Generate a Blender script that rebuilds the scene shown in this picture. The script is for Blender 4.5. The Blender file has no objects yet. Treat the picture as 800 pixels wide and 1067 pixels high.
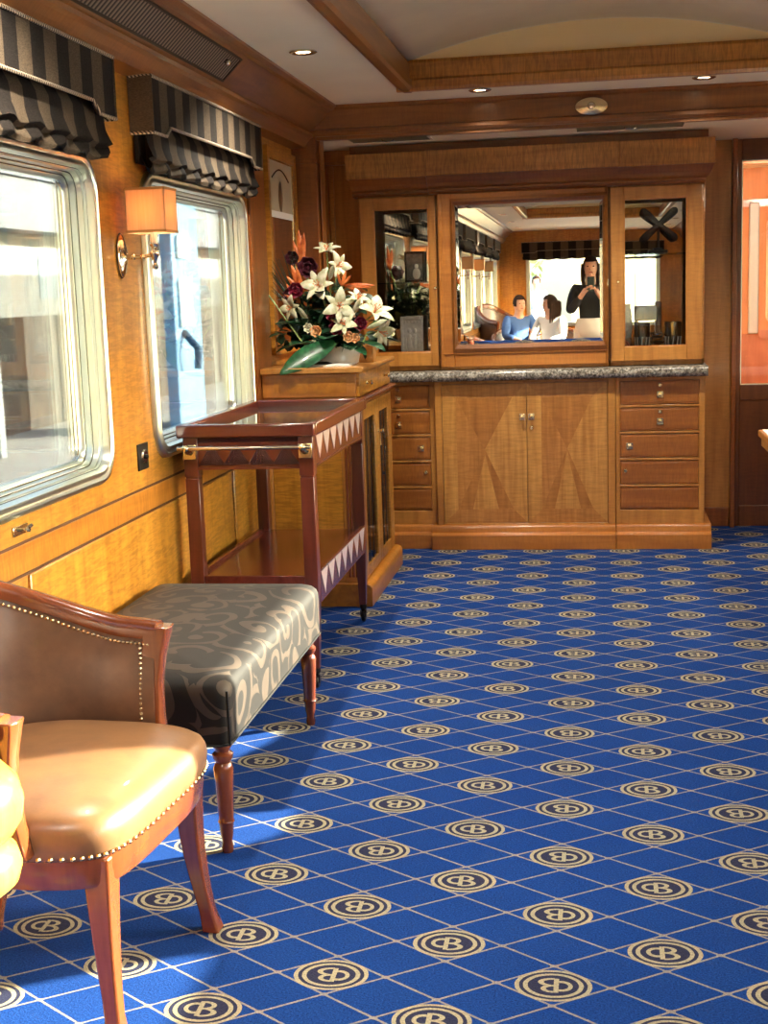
import bpy, bmesh, math, random
from mathutils import Matrix, Vector, Euler
PI = math.pi
random.seed(7)
scn = bpy.context.scene
col = scn.collection

# ------------------------------------------------------------------ camera
FPX = 1400.0
cam_d = bpy.data.cameras.new('camera'); cam = bpy.data.objects.new('camera', cam_d); col.objects.link(cam)
cam_d.sensor_fit = 'AUTO'; cam_d.sensor_width = 36.0; cam_d.lens = 36.0 * FPX / 1067.0
cam_d.clip_start = 0.02; cam_d.clip_end = 300
R_ = ((0.98734014, -0.15847028, 0.00682738), (0.15519249, 0.97402285, 0.1649084), (-0.0327831, -0.16176112, 0.98628526))
cx = Vector((R_[0][0], R_[1][0], R_[2][0])); cy = Vector((R_[0][1], R_[1][1], R_[2][1])); cz = Vector((R_[0][2], R_[1][2], R_[2][2]))
m = Matrix((cx, cz, -cy)).transposed().to_4x4(); m.translation = (0, 0, 1.40)
cam.matrix_world = m
scn.camera = cam

# ------------------------------------------------------------------ light and exposure
SUN_DIR = Vector((1.0, 0.55, 0.385)).normalized()       # towards the sun, through the right-hand windows
w = bpy.data.worlds.new('sky'); scn.world = w; w.use_nodes = True
nt = w.node_tree; bg = nt.nodes['Background']
sky = nt.nodes.new('ShaderNodeTexSky'); sky.sky_type = 'NISHITA'; sky.sun_disc = False
sky.sun_elevation = math.asin(SUN_DIR.z); sky.sun_rotation = math.atan2(SUN_DIR.x, SUN_DIR.y)
sky.dust_density = 2.5; sky.air_density = 1.0
nt.links.new(sky.outputs[0], bg.inputs[0]); bg.inputs[1].default_value = 1.0
sl = bpy.data.lights.new('sun', 'SUN'); sl.energy = 18.0; sl.color = (1.0, 0.90, 0.72); sl.angle = math.radians(0.6)
so = bpy.data.objects.new('sun', sl); col.objects.link(so); so.location = SUN_DIR * 20
so.rotation_euler = (-SUN_DIR).to_track_quat('-Z', 'Y').to_euler()
vs = scn.view_settings
scn.display_settings.display_device = 'sRGB'
vs.view_transform = 'Standard'; vs.look = 'None'; vs.gamma = 1.0; vs.exposure = 1.58; vs.use_curve_mapping = False
cyc = scn.cycles
cyc.max_bounces = 10; cyc.diffuse_bounces = 5; cyc.glossy_bounces = 5; cyc.transparent_max_bounces = 16
cyc.sample_clamp_indirect = 6.0; cyc.caustics_reflective = False; cyc.caustics_refractive = False
cyc.use_denoising = True

# ------------------------------------------------------------------ mesh helpers
class MB:
    def __init__(s): s.v = []; s.f = []; s.mi = []; s.M = None
    def add(s, vs_, fs, mi=0):
        n = len(s.v)
        if s.M is not None: vs_ = [tuple(s.M @ Vector(p)) for p in vs_]
        s.v += [tuple(p) for p in vs_]
        for f in fs: s.f.append([i + n for i in f]); s.mi.append(mi)
        return s
    def box(s, x0, x1, y0, y1, z0, z1, mi=0):
        v = [(x0,y0,z0),(x1,y0,z0),(x1,y1,z0),(x0,y1,z0),(x0,y0,z1),(x1,y0,z1),(x1,y1,z1),(x0,y1,z1)]
        return s.add(v, [(0,3,2,1),(4,5,6,7),(0,1,5,4),(1,2,6,5),(2,3,7,6),(3,0,4,7)], mi)
    def prism(s, pts, axis, a0, a1, mi=0):
        """polygon pts extruded along axis: x -> (y,z), y -> (x,z), z -> (x,y)"""
        def P(p, a):
            return (a, p[0], p[1]) if axis == 'x' else (p[0], a, p[1]) if axis == 'y' else (p[0], p[1], a)
        n = len(pts)
        v = [P(p, a0) for p in pts] + [P(p, a1) for p in pts]
        f = [list(range(n))[::-1], list(range(n, 2*n))] + [(i, (i+1) % n, n+(i+1) % n, n+i) for i in range(n)]
        return s.add(v, f, mi)
    def rings(s, rs, closed=True, cap=True, mi=0):
        n = len(rs[0]); v = [p for r in rs for p in r]; f = []
        for k in range(len(rs)-1):
            for i in range(n if closed else n-1):
                j = (i+1) % n
                f.append((k*n+i, k*n+j, (k+1)*n+j, (k+1)*n+i))
        if cap and closed:
            f.append(list(range(n))[::-1]); f.append([(len(rs)-1)*n+i for i in range(n)])
        return s.add(v, f, mi)
    def lathe(s, prof, c=(0,0,0), seg=20, mi=0, sx=1, sy=1, axis='z'):
        rs = []
        for r, z in prof:
            ring = []
            for i in range(seg):
                a = 2*PI*i/seg; x, y = r*math.cos(a)*sx, r*math.sin(a)*sy
                if axis == 'z': ring.append((c[0]+x, c[1]+y, c[2]+z))
                elif axis == 'x': ring.append((c[0]+z, c[1]+x, c[2]+y))
                else: ring.append((c[0]+x, c[1]+z, c[2]+y))
            rs.append(ring)
        return s.rings(rs, mi=mi)
    def tube(s, pts, rad, seg=10, mi=0, sq=1.0):
        pts = [Vector(p) for p in pts]; n = len(pts); rs = []; up = None
        for i, p in enumerate(pts):
            t = (pts[min(i+1, n-1)] - pts[max(i-1, 0)]).normalized()
            if up is None:
                up = Vector((0,0,1)) if abs(t.z) < .9 else Vector((1,0,0))
            sd = t.cross(up).normalized(); up = sd.cross(t).normalized()
            r = rad[i] if isinstance(rad, (list, tuple)) else rad
            rs.append([tuple(p + sd*(r*math.cos(2*PI*k/seg)) + up*(r*sq*math.sin(2*PI*k/seg))) for k in range(seg)])
        return s.rings(rs, mi=mi)
    def ball(s, c, r, seg=12, mi=0):
        if not isinstance(r, (list, tuple)): r = (r, r, r)
        n = max(4, seg//2); rs = []
        for k in range(1, n):
            a = PI*k/n
            rs.append([(c[0]+r[0]*math.sin(a)*math.cos(2*PI*i/seg), c[1]+r[1]*math.sin(a)*math.sin(2*PI*i/seg), c[2]-r[2]*math.cos(a)) for i in range(seg)])
        return s.rings(rs, mi=mi)
    def grid(s, fn, nu, nv, mi=0):
        v = [fn(i/(nu-1), j/(nv-1)) for i in range(nu) for j in range(nv)]
        f = [(i*nv+j, (i+1)*nv+j, (i+1)*nv+j+1, i*nv+j+1) for i in range(nu-1) for j in range(nv-1)]
        return s.add(v, f, mi)
    def build(s, name, mat, parent=None, bevel=0, smooth=True, angle=38, solid=0, sub=0, recalc=True):
        me = bpy.data.meshes.new(name)
        vv = s.v
        rb = parent
        while rb is not None and rb.name not in BASE: rb = rb.parent
        if rb is not None:
            inv = BASE[rb.name].inverted(); vv = [tuple(inv @ Vector(p)) for p in vv]
        me.from_pydata(vv, [], s.f)
        mats = mat if isinstance(mat, (list, tuple)) else [mat]
        for k in mats: me.materials.append(k)
        for i, p in enumerate(me.polygons): p.material_index = s.mi[i]
        me.validate()
        if recalc:
            b = bmesh.new(); b.from_mesh(me); bmesh.ops.recalc_face_normals(b, faces=b.faces); b.to_mesh(me); b.free()
        if smooth:
            for p in me.polygons: p.use_smooth = True
            me.set_sharp_from_angle(angle=math.radians(angle))
        o = bpy.data.objects.new(name, me); col.objects.link(o)
        if parent is not None: o.parent = parent
        if solid:
            q = o.modifiers.new('solid', 'SOLIDIFY'); q.thickness = solid; q.offset = 0
        if bevel:
            q = o.modifiers.new('bevel', 'BEVEL'); q.width = bevel; q.segments = 2; q.limit_method = 'ANGLE'; q.angle_limit = math.radians(40)
        if sub:
            q = o.modifiers.new('sub', 'SUBSURF'); q.levels = sub; q.render_levels = sub
        return o
BASE = {}
def thing(name, label, cat, loc=(0,0,0), rz=0, group=None, world=True):
    """Empty at the base of a thing. world=True: its parts are drawn in world coordinates."""
    o = bpy.data.objects.new(name, None); col.objects.link(o); o.empty_display_size = .05
    o.location = loc; o.rotation_euler = (0, 0, rz)
    o['label'] = label; o['category'] = cat
    if group: o['group'] = group
    if world:
        BASE[o.name] = Matrix.Translation(loc) @ Matrix.Rotation(rz, 4, 'Z')
    return o
def tag(o, label, cat, group=None, kind=None):
    o['label'] = label; o['category'] = cat
    if group: o['group'] = group
    if kind: o['kind'] = kind
    return o
def struct(o): o['kind'] = 'structure'; return o
def copy_tree(o, parent=None):
    c = o.copy(); col.objects.link(c)
    if parent is not None: c.parent = parent
    for ch in list(o.children): copy_tree(ch, c)
    return c
def place(root, loc, rz, label, group=None, scale=None):
    c = copy_tree(root); c.location = loc; c.rotation_euler = (0, 0, rz); c['label'] = label
    if group: c['group'] = group
    if scale: c.scale = scale
    return c

# ------------------------------------------------------------------ materials
def hx(h):
    c = [int(h[i:i+2], 16)/255 for i in (0, 2, 4)]
    return tuple((x/12.92 if x <= .04045 else ((x+.055)/1.055)**2.4) for x in c) + (1,)
class NT:
    def __init__(s, name):
        s.m = bpy.data.materials.new(name); s.m.use_nodes = True; s.t = s.m.node_tree; s.n = s.t.nodes
        s.b = s.n['Principled BSDF']; s.out = s.n['Material Output']
    def node(s, typ, **kw):
        n = s.n.new(typ)
        for k, v in kw.items(): setattr(n, k, v)
        return n
    def link(s, a, b): s.t.links.new(a, b)
    def coords(s, kind='Object', scale=(1,1,1), rot=(0,0,0)):
        tc = s.node('ShaderNodeTexCoord'); mp = s.node('ShaderNodeMapping')
        mp.inputs['Scale'].default_value = scale; mp.inputs['Rotation'].default_value = rot
        s.link(tc.outputs[kind], mp.inputs[0]); return mp.outputs[0]
    def noise(s, vec, scale=5, detail=4, rough=.5, dist=0):
        n = s.node('ShaderNodeTexNoise'); n.inputs['Scale'].default_value = scale; n.inputs['Detail'].default_value = detail
        n.inputs['Roughness'].default_value = rough; n.inputs['Distortion'].default_value = dist
        if vec is not None: s.link(vec, n.inputs['Vector'])
        return n.outputs['Fac']
    def ramp(s, fac, stops):
        r = s.node('ShaderNodeValToRGB'); el = r.color_ramp.elements
        el[0].position, el[0].color = stops[0][0], stops[0][1]; el[1].position, el[1].color = stops[-1][0], stops[-1][1]
        for p, c in stops[1:-1]: e = el.new(p); e.color = c
        s.link(fac, r.inputs[0]); return r.outputs[0]
    def mix(s, fac, a, b, mode='MIX'):
        n = s.node('ShaderNodeMix', data_type='RGBA', blend_type=mode)
        for k, v in ((0, fac), (6, a), (7, b)):
            if isinstance(v, (int, float, tuple)): n.inputs[k].default_value = v
            else: s.link(v, n.inputs[k])
        return n.outputs[2]
    def math(s, op, a, b=None, c=None):
        n = s.node('ShaderNodeMath', operation=op)
        for i, v in enumerate((a, b, c)):
            if v is None: continue
            if isinstance(v, (int, float)): n.inputs[i].default_value = v
            else: s.link(v, n.inputs[i])
        return n.outputs[0]
    def bump(s, h, strength=.3, dist=.002):
        b = s.node('ShaderNodeBump'); b.inputs['Strength'].default_value = strength; b.inputs['Distance'].default_value = dist
        s.link(h, b.inputs['Height']); s.link(b.outputs[0], s.b.inputs['Normal'])
    def set(s, **kw):
        names = {'col': 'Base Color', 'rough': 'Roughness', 'metal': 'Metallic', 'coat': 'Coat Weight', 'coatr': 'Coat Roughness', 'spec': 'Specular IOR Level', 'sheen': 'Sheen Weight'}
        for k, v in kw.items():
            i = s.b.inputs[names[k]]
            if isinstance(v, (int, float, tuple)): i.default_value = v
            else: s.link(v, i)
        return s
def wood(name, dark, light, grain='z', ripple=.35, rough=.32, coat=.35, sc=1.0, rip_axis=None):
    """lacquered veneer; grain runs along the given axis, ripple figure runs across it"""
    t = NT(name)
    k = {'x': (.8, 9, 9), 'y': (9, .8, 9), 'z': (9, 9, .8)}[grain]
    g = t.noise(t.coords(scale=tuple(a*sc for a in k)), 2.2, 5, .6, .6)
    k2 = {'x': (60, 9, 9), 'y': (9, 60, 9), 'z': (9, 9, 60)}[grain]
    r = t.noise(t.coords(scale=tuple(a*sc for a in k2)), 1.6, 2, .5, .8)
    big = t.noise(t.coords(scale=(1.5, 1.5, 1.5)), 1.3, 2, .5)
    c1 = t.ramp(g, [(.28, hx(dark)), (.72, hx(light))])
    rr = t.ramp(r, [(.36, (1-ripple, 1-ripple*1.08, 1-ripple*1.2, 1)), (.62, (1, 1, 1, 1))])
    bb = t.ramp(big, [(.3, (.82, .80, .76, 1)), (.7, (1, 1, 1, 1))])
    c = t.mix(1.0, c1, rr, 'MULTIPLY'); c = t.mix(1.0, c, bb, 'MULTIPLY')
    t.set(col=c, rough=rough, coat=coat, coatr=.12); t.bump(g, .06, .001)
    return t.m
def plain(name, c, rough=.5, metal=0, coat=0, noise=0, nscale=40, bump=0, spec=.5, sheen=0):
    t = NT(name); base = hx(c)
    if noise:
        n = t.noise(t.coords(), nscale, 4, .6)
        lo = tuple(x*(1-noise) for x in base[:3]) + (1,)
        t.set(col=t.ramp(n, [(.35, lo), (.65, base)]))
        if bump: t.bump(n, bump, .003)
    else: t.set(col=base)
    t.set(rough=rough, metal=metal, coat=coat, spec=spec, sheen=sheen)
    return t.m
M = {}
M['honey'] = wood('honey maple veneer', 'BA7826', 'DEA044', 'z', .30)
M['honey_y'] = wood('honey maple rail', 'B06A1C', 'D48E34', 'y', .25)
M['honey_p'] = wood('honey panel veneer', 'C07A22', 'E4A43E', 'z', .34)
M['cab'] = wood('cabinet cherry veneer', 'AE7030', 'D89A4C', 'z', .12)
M['cab_x'] = wood('cabinet cherry rail', 'A86428', 'D08A3E', 'x', .10)
M['cab_b'] = wood('cabinet burr veneer', 'AE7434', 'D89E52', 'z', .25, sc=1.4)
M['cab_d'] = wood('cabinet dark veneer', '985824', 'C07A36', 'x', .2, sc=1.3)
M['frieze'] = wood('figured frieze veneer', 'B07430', 'DEA04C', 'x', .35, sc=1.0)
M['dark_x'] = wood('red brown rail', '7A481E', 'A86C34', 'x', .15)
M['dark_y'] = wood('red brown cornice', '7A481E', 'A86C34', 'y', .15)
M['dark_z'] = wood('red brown post', '7C441C', 'A8642A', 'z', .18)
M['mahog'] = wood('mahogany', '58241A', '7C382A', 'z', .08, rough=.28, coat=.5)
M['mahog_x'] = wood('mahogany across', '58241A', '7C382A', 'x', .08, rough=.2, coat=.6)
M['mahog_y'] = wood('mahogany along', '58241A', '7C382A', 'y', .08, rough=.25, coat=.5)
M['chairwood'] = wood('chair wood', '66301A', '8C4A24', 'z', .05, rough=.22, coat=.6)
M['legdark'] = wood('dark turned wood', '4A2216', '6C3420', 'z', .05, rough=.25, coat=.5)
M['yellow'] = wood('yellow maple', 'D8A838', 'F0CC58', 'z', .06, rough=.25, coat=.5)
M['doorwood'] = wood('door panel wood', '5E3216', '7E4A22', 'z', .15)
M['ceil'] = plain('ceiling cream', 'F8F6E4', .75, noise=.04, nscale=3)
M['vault'] = plain('vault cloth', 'F0ECD6', .8, noise=.06, nscale=4)
M['lunette'] = plain('lunette cream', 'F8E6B4', .7)
M['frame'] = plain('champagne metal', 'EEF4E8', .28, 1, noise=.08, nscale=8)
M['frame_d'] = plain('window gasket', '3C3C34', .35, .6)
M['brass'] = plain('polished brass', 'E6D6AC', .2, 1)
M['chrome'] = plain('bright chrome', 'E4DED0', .12, 1)
M['silver'] = plain('pale silver', 'E8E8E2', .35, .05, noise=.2, nscale=60, bump=.3)
M['black'] = plain('black lacquer', '0A0908', .45, spec=.25)
M['dkmetal'] = plain('dark metal', '2A2622', .4, .6)
M['white'] = plain('white porcelain', 'E6E8EA', .3, noise=.08, nscale=60, bump=.3)
M['paper'] = plain('white paper', 'F0EEE8', .7)
M['trimdark'] = plain('dark groove', '4A2408', .6)
M['inlay'] = plain('ivory grey inlay', 'C9B5AE', .35, coat=.3)
M['carved'] = plain('carved dark mahogany', '4E1F18', .4, coat=.3)
M['nail'] = plain('antique brass nail', 'C8AC80', .25, 1)
M['skin'] = plain('skin', 'D8A488', .55)
M['hair'] = plain('dark brown hair', '2E1C14', .8, noise=.4, nscale=80, spec=.15)
M['knit'] = plain('black knit', '16161A', .9, noise=.3, nscale=120)
M['trouser'] = plain('pale trousers', 'CFC6B8', .8)
M['blueshirt'] = plain('blue shirt', '3B5C94', .8, noise=.15, nscale=30)
M['whiteshirt'] = plain('white shirt', 'E0DCD8', .8)
M['greysuit'] = plain('grey cloth', '8794A6', .8)
M['shoe'] = plain('dark shoe', '1C1614', .5)
M['phone'] = plain('phone grey', '3E4A46', .25)
M['lip'] = plain('lips', 'A85A50', .5)
M['eye'] = plain('eye', '1A120C', .2)
M['red'] = plain('red cloth', 'A83A34', .8)
def leather():
    t = NT('brown leather'); v = t.coords()
    n = t.noise(v, 9, 5, .6); f = t.noise(v, 260, 3, .6)
    t.set(col=t.ramp(n, [(.3, hx('5C4030')), (.7, hx('7C5A42'))]), rough=.36, coat=.15, spec=.5); t.bump(f, .18, .001); return t.m
M['leather'] = leather()
def seat_leather():
    t = NT('tan seat leather'); v = t.coords()
    n = t.noise(v, 14, 5, .6); f = t.noise(v, 240, 3, .6)
    t.set(col=t.ramp(n, [(.3, hx('6E4E34')), (.7, hx('865F3E'))]), rough=.34, coat=.15); t.bump(f, .18, .001); return t.m
M['seatleather'] = seat_leather()
def glass(name, tint=(1,1,1,1), refl=1.0):
    t = NT(name); tr = t.node('ShaderNodeBsdfTransparent'); gl = t.node('ShaderNodeBsdfGlossy'); mx = t.node('ShaderNodeMixShader')
    tr.inputs[0].default_value = tint; gl.inputs['Roughness'].default_value = .01
    fr = t.node('ShaderNodeFresnel'); fr.inputs['IOR'].default_value = 1.45
    t.link(t.math('MULTIPLY', fr.outputs[0], refl), mx.inputs[0]); t.link(tr.outputs[0], mx.inputs[1]); t.link(gl.outputs[0], mx.inputs[2])
    t.link(mx.outputs[0], t.out.inputs[0]); return t.m
M['glass'] = glass('window glass', (.93, .97, .96, 1), .9)
M['clear'] = glass('clear glass', (.97, .98, .97, 1), .8)
M['smoke'] = glass('smoked cabinet glass', (.35, .33, .28, 1), 1.0)
M['crystal'] = glass('cut crystal', (.80, .84, .86, 1), 2.6)
M['mirror'] = plain('mirror silver', 'E4E2DC', .005, 1)
def damask():
    t = NT('swirl damask'); v = t.coords()
    nz = t.node('ShaderNodeTexNoise'); nz.inputs['Scale'].default_value = 4.0; nz.inputs['Detail'].default_value = 1.0; t.link(v, nz.inputs['Vector'])
    add = t.node('ShaderNodeVectorMath', operation='MULTIPLY_ADD'); t.link(nz.outputs['Color'], add.inputs[0]); add.inputs[1].default_value = (.14, .14, .14); t.link(v, add.inputs[2])
    vo = t.node('ShaderNodeTexVoronoi'); vo.inputs['Scale'].default_value = 7.0; t.link(add.outputs[0], vo.inputs['Vector'])
    sep = t.node('ShaderNodeVectorMath', operation='SUBTRACT'); t.link(add.outputs[0], sep.inputs[0]); t.link(vo.outputs['Position'], sep.inputs[1])
    xyz = t.node('ShaderNodeSeparateXYZ'); t.link(sep.outputs[0], xyz.inputs[0])
    ang = t.math('ARCTAN2', t.math('ADD', xyz.outputs[1], xyz.outputs[2]), xyz.outputs[0])
    sp = t.math('ADD', t.math('MULTIPLY', vo.outputs['Distance'], 15.0), ang)
    wv = t.math('SINE', sp)
    fine = t.math('SINE', t.math('MULTIPLY', t.noise(t.coords(scale=(1, 1, 90)), 6, 1), 40))
    msk = t.ramp(wv, [(.42, (0,0,0,1)), (.52, (1,1,1,1))])
    c = t.mix(msk, hx('18130F'), hx('40342A'))
    t.set(col=c, rough=.6, sheen=.05, spec=.22); t.bump(msk, .25, .002); return t.m
M['damask'] = damask()
def stripes():
    t = NT('striped blind cloth'); tc = t.node('ShaderNodeTexCoord'); s = t.node('ShaderNodeSeparateXYZ'); t.link(tc.outputs['Object'], s.inputs[0])
    y = t.math('ADD', s.outputs[1], .7175+.1688*300)
    fr = t.math('FRACT', t.math('MULTIPLY', y, 1/.1688))
    wob = t.math('ADD', fr, t.math('MULTIPLY', t.noise(t.coords(), 40, 2), .03))
    k = t.math('GREATER_THAN', wob, .515)
    f = t.noise(t.coords(scale=(60, 60, 260)), 2, 3)
    a = t.ramp(f, [(.3, hx('463B30')), (.7, hx('665846'))]); b = t.ramp(f, [(.3, hx('16120F')), (.7, hx('2A2420'))])
    t.set(col=t.mix(k, b, a), rough=.85, sheen=.0, spec=.2); t.bump(f, .4, .001); return t.m
M['stripe'] = stripes()
def cord():
    t = NT('twisted cord'); w_ = t.node('ShaderNodeTexWave', wave_type='BANDS', bands_direction='DIAGONAL'); w_.inputs['Scale'].default_value = 45
    t.link(t.coords(), w_.inputs[0]); t.set(col=t.ramp(w_.outputs['Fac'], [(.4, hx('3A2E26')), (.6, hx('C6B49A'))]), rough=.7); return t.m
M['cord'] = cord()
def marble():
    t = NT('speckled granite'); v = t.coords()
    a = t.noise(v, 70, 6, .75); b = t.noise(v, 22, 3, .6)
    c = t.ramp(a, [(.36, hx('34302C')), (.48, hx('77736A')), (.62, hx('CCC8BC'))])
    c2 = t.ramp(b, [(.35, (.6, .55, .5, 1)), (.6, (1, 1, 1, 1))])
    t.set(col=t.mix(1.0, c, c2, 'MULTIPLY'), rough=.25, coat=.3); return t.m
M['marble'] = marble()
def leafm(name, a, b):
    t = NT(name); n = t.noise(t.coords(scale=(3, 3, 3)), 12, 4); t.set(col=t.ramp(n, [(.35, hx(a)), (.65, hx(b))]), rough=.38, coat=.2); return t.m
M['leaf'] = leafm('glossy leaf', '0E3A22', '2A6A40'); M['leaf_d'] = leafm('dark foliage', '0A2014', '1C4026')
M['lily'] = leafm('lily petal', 'BCC090', 'E4E2CC'); M['rose'] = leafm('burgundy petal', '5A0A24', '96203E')
M['peach'] = leafm('peach petal', 'E8A46C', 'F8CC9A'); M['orange'] = leafm('orange petal', 'C8602C', 'F08A4A'); M['stem'] = leafm('pale stem', '5C7C40', '9CB46C')
M['purple'] = leafm('purple brown petal', '3C1420', '5E2434')
def carpet():
    t = NT('blue medallion carpet'); g = t.node('ShaderNodeTexCoord'); s = t.node('ShaderNodeSeparateXYZ'); t.link(g.outputs['Object'], s.inputs[0])
    W, H2, X0, Y0 = .22968, .15746, .13013, 2.70797
    m_ = t.math
    p = m_('MULTIPLY', m_('SUBTRACT', s.outputs[0], X0), 1/W); q = m_('MULTIPLY', m_('SUBTRACT', s.outputs[1], Y0), 1/H2)
    def ln(a):  # distance to the nearest half-integer
        return m_('ABSOLUTE', m_('SUBTRACT', m_('FRACT', m_('ADD', a, 100.0)), .5))
    wob = m_('MULTIPLY', m_('SUBTRACT', t.noise(g.outputs['Object'], 60, 2), .5), .02)
    d1 = m_('ADD', ln(m_('ADD', p, q)), wob); d2 = m_('ADD', ln(m_('SUBTRACT', p, q)), wob)
    dmin = m_('MINIMUM', d1, d2)
    line = m_('LESS_THAN', dmin, .021)
    knot = m_('LESS_THAN', m_('ADD', d1, d2), .075)
    c = m_('ROUND', p); r_ = m_('ROUND', q)
    even = m_('LESS_THAN', m_('FRACT', m_('MULTIPLY', m_('ADD', m_('ADD', c, r_), 200.0), .5)), .25)
    odd = m_('GREATER_THAN', m_('FRACT', m_('MULTIPLY', m_('ADD', c, 200.0), .5)), .25)
    sg = m_('SUBTRACT', 1.0, m_('MULTIPLY', odd, 2.0))
    X = m_('MULTIPLY', m_('MULTIPLY', m_('SUBTRACT', p, c), W/.0785), sg); Y = m_('MULTIPLY', m_('MULTIPLY', m_('SUBTRACT', q, r_), H2/.062), sg)
    def ell(x, y, cx_, cy_, a, b):
        u = m_('MULTIPLY', m_('SUBTRACT', x, cx_), 1/a); v = m_('MULTIPLY', m_('SUBTRACT', y, cy_), 1/b)
        return m_('SQRT', m_('ADD', m_('MULTIPLY', u, u), m_('MULTIPLY', v, v)))
    def band(v, lo, hi): return m_('MULTIPLY', m_('GREATER_THAN', v, lo), m_('LESS_THAN', v, hi))
    rr = m_('ADD', ell(X, Y, 0, 0, 1, 1), m_('MULTIPLY', wob, 1.5))
    inside = m_('MULTIPLY', m_('LESS_THAN', rr, 1.0), even)
    ring = m_('MAXIMUM', band(rr, .885, 1.0), band(rr, .66, .78))
    xr = m_('GREATER_THAN', X, -.03)
    stem_ = m_('MULTIPLY', band(X, -.14, -.01), band(Y, -.45, .45))
    b1 = m_('MULTIPLY', band(ell(X, Y, -.02, .21, .34, .25), .60, 1.0), xr)
    b2 = m_('MULTIPLY', band(ell(X, Y, -.02, -.21, .42, .27), .64, 1.0), xr)
    sw = m_('MULTIPLY', band(ell(X, Y, -.20, .02, .30, .34), .62, 1.0), m_('LESS_THAN', X, -.10))
    let = m_('MAXIMUM', m_('MAXIMUM', stem_, b1), m_('MAXIMUM', b2, sw))
    let = m_('MULTIPLY', let, m_('LESS_THAN', rr, .58))
    gold = m_('MULTIPLY', m_('MAXIMUM', ring, let), inside)
    pile = t.noise(g.outputs['Object'], 230, 3, .75); big = t.noise(g.outputs['Object'], 2.2, 3)
    blue = t.ramp(pile, [(.3, hx('081E54')), (.7, hx('1F4F9C'))])
    gc = t.ramp(pile, [(.3, hx('8A826A')), (.7, hx('C8BE9C'))])
    dk = t.ramp(pile, [(.3, hx('20243C')), (.7, hx('3A3C54'))])
    base = t.mix(inside, blue, dk)
    la = m_('MULTIPLY', m_('MAXIMUM', line, knot), m_('SUBTRACT', 1.0, inside))
    cc = t.mix(m_('MULTIPLY', la, .62), base, gc); cc = t.mix(m_('MULTIPLY', gold, .92), cc, gc)
    cc = t.mix(1.0, cc, t.ramp(big, [(.3, (.85, .85, .88, 1)), (.7, (1, 1, 1, 1))]), 'MULTIPLY')
    t.set(col=cc, rough=.95, spec=.1); t.bump(pile, .5, .003); return t.m
M['carpet'] = carpet()
def veneer_dir(name, dark, light, rot):
    t = NT(name); v = t.coords(scale=(14, 14, .9), rot=(0, rot, 0)); g = t.noise(v, 2.5, 5, .6, .4)
    r = t.noise(t.coords(scale=(7, 7, 60), rot=(0, rot, 0)), 1.7, 2, .5, .6)
    c = t.mix(1.0, t.ramp(g, [(.28, hx(dark)), (.72, hx(light))]), t.ramp(r, [(.38, (.84, .82, .78, 1)), (.6, (1, 1, 1, 1))]), 'MULTIPLY')
    t.set(col=c, rough=.3, coat=.35, coatr=.12); return t.m
M['v1'] = veneer_dir('quarter veneer one', 'B07636', 'DAA254', .6); M['v2'] = veneer_dir('quarter veneer two', '9A6028', 'C48640', -.6)
M['v3'] = veneer_dir('quarter veneer three', 'A46A2E', 'CC8E48', 1.5)
def shade():
    t = NT('silk lamp shade'); f = t.noise(t.coords(scale=(120, 120, 3)), 2, 2)
    t.set(col=t.ramp(f, [(.3, hx('EBC492')), (.7, hx('F4D8AC'))]), rough=.8)
    t.b.inputs['Subsurface Weight'].default_value = 0; tl = t.node('ShaderNodeBsdfTranslucent'); tl.inputs[0].default_value = hx('F0C080')
    mx = t.node('ShaderNodeMixShader'); mx.inputs[0].default_value = .35; t.link(t.b.outputs[0], mx.inputs[1]); t.link(tl.outputs[0], mx.inputs[2]); t.link(mx.outputs[0], t.out.inputs[0]); return t.m
M['shade'] = shade()
def emis(name, c, s):
    t = NT(name); t.b.inputs['Emission Color'].default_value = hx(c); t.b.inputs['Emission Strength'].default_value = s; t.set(col=hx(c)); return t.m
M['bulb'] = emis('lamp lens', 'FFE2B0', 6.0)
def slats(name, a, b, freq, axis=1):
    t = NT(name); tc = t.node('ShaderNodeTexCoord'); s = t.node('ShaderNodeSeparateXYZ'); t.link(tc.outputs['Object'], s.inputs[0])
    k = t.math('FRACT', t.math('MULTIPLY', t.math('ADD', s.outputs[axis], 50), freq))
    t.set(col=t.ramp(k, [(.35, hx(a)), (.65, hx(b))]), rough=.5, metal=.3); return t.m
M['grille'] = slats('vent slats', '0A0908', '8C8074', 38)
M['soffgrille'] = slats('ceiling grille', '2E3024', '8A8A74', 60, 1)

# ================================================================== THE SETTING
YB, YF = -9.0, 9.9          # end wall behind the camera, far corridor wall
ZC, ZS = 2.31, 2.165        # lounge ceiling, soffit over the cabinet
WIN = [(2.62 - 1.76*k, 3.96 - 1.76*k) for k in range(6, -2, -1)]     # 8 windows, the last two seen directly
WIN_R = [(a+.07, c+.07) for a, c in WIN]
ZW0, ZW1 = .852, 1.83
b = MB(); b.box(-1.6, 1.6, YB-.1, YF+.1, -.06, 0); struct(b.build('floor', M['carpet'], smooth=False))

def side_wall(sx, name):
    """wall with its window openings; sx = -1 left, +1 right"""
    b = MB(); x0, x1 = (-1.6, -1.5) if sx < 0 else (1.5, 1.6)
    wins = list(WIN); i_ = .035
    if sx > 0: wins = WIN_R + [(8.15, 9.55)]
    e = sorted(wins); y = YB-.1
    for a, c in e:
        b.box(x0, x1, y, a+i_, 0, 2.6); b.box(x0, x1, a+i_, c-i_, 0, ZW0+i_); b.box(x0, x1, a+i_, c-i_, ZW1-i_, 2.6); y = c-i_
    b.box(x0, x1, y, YF+.1, 0, 2.6)
    struct(b.build(name, M['honey'], smooth=False))
side_wall(-1, 'wall_left'); side_wall(1, 'wall_right')

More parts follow.
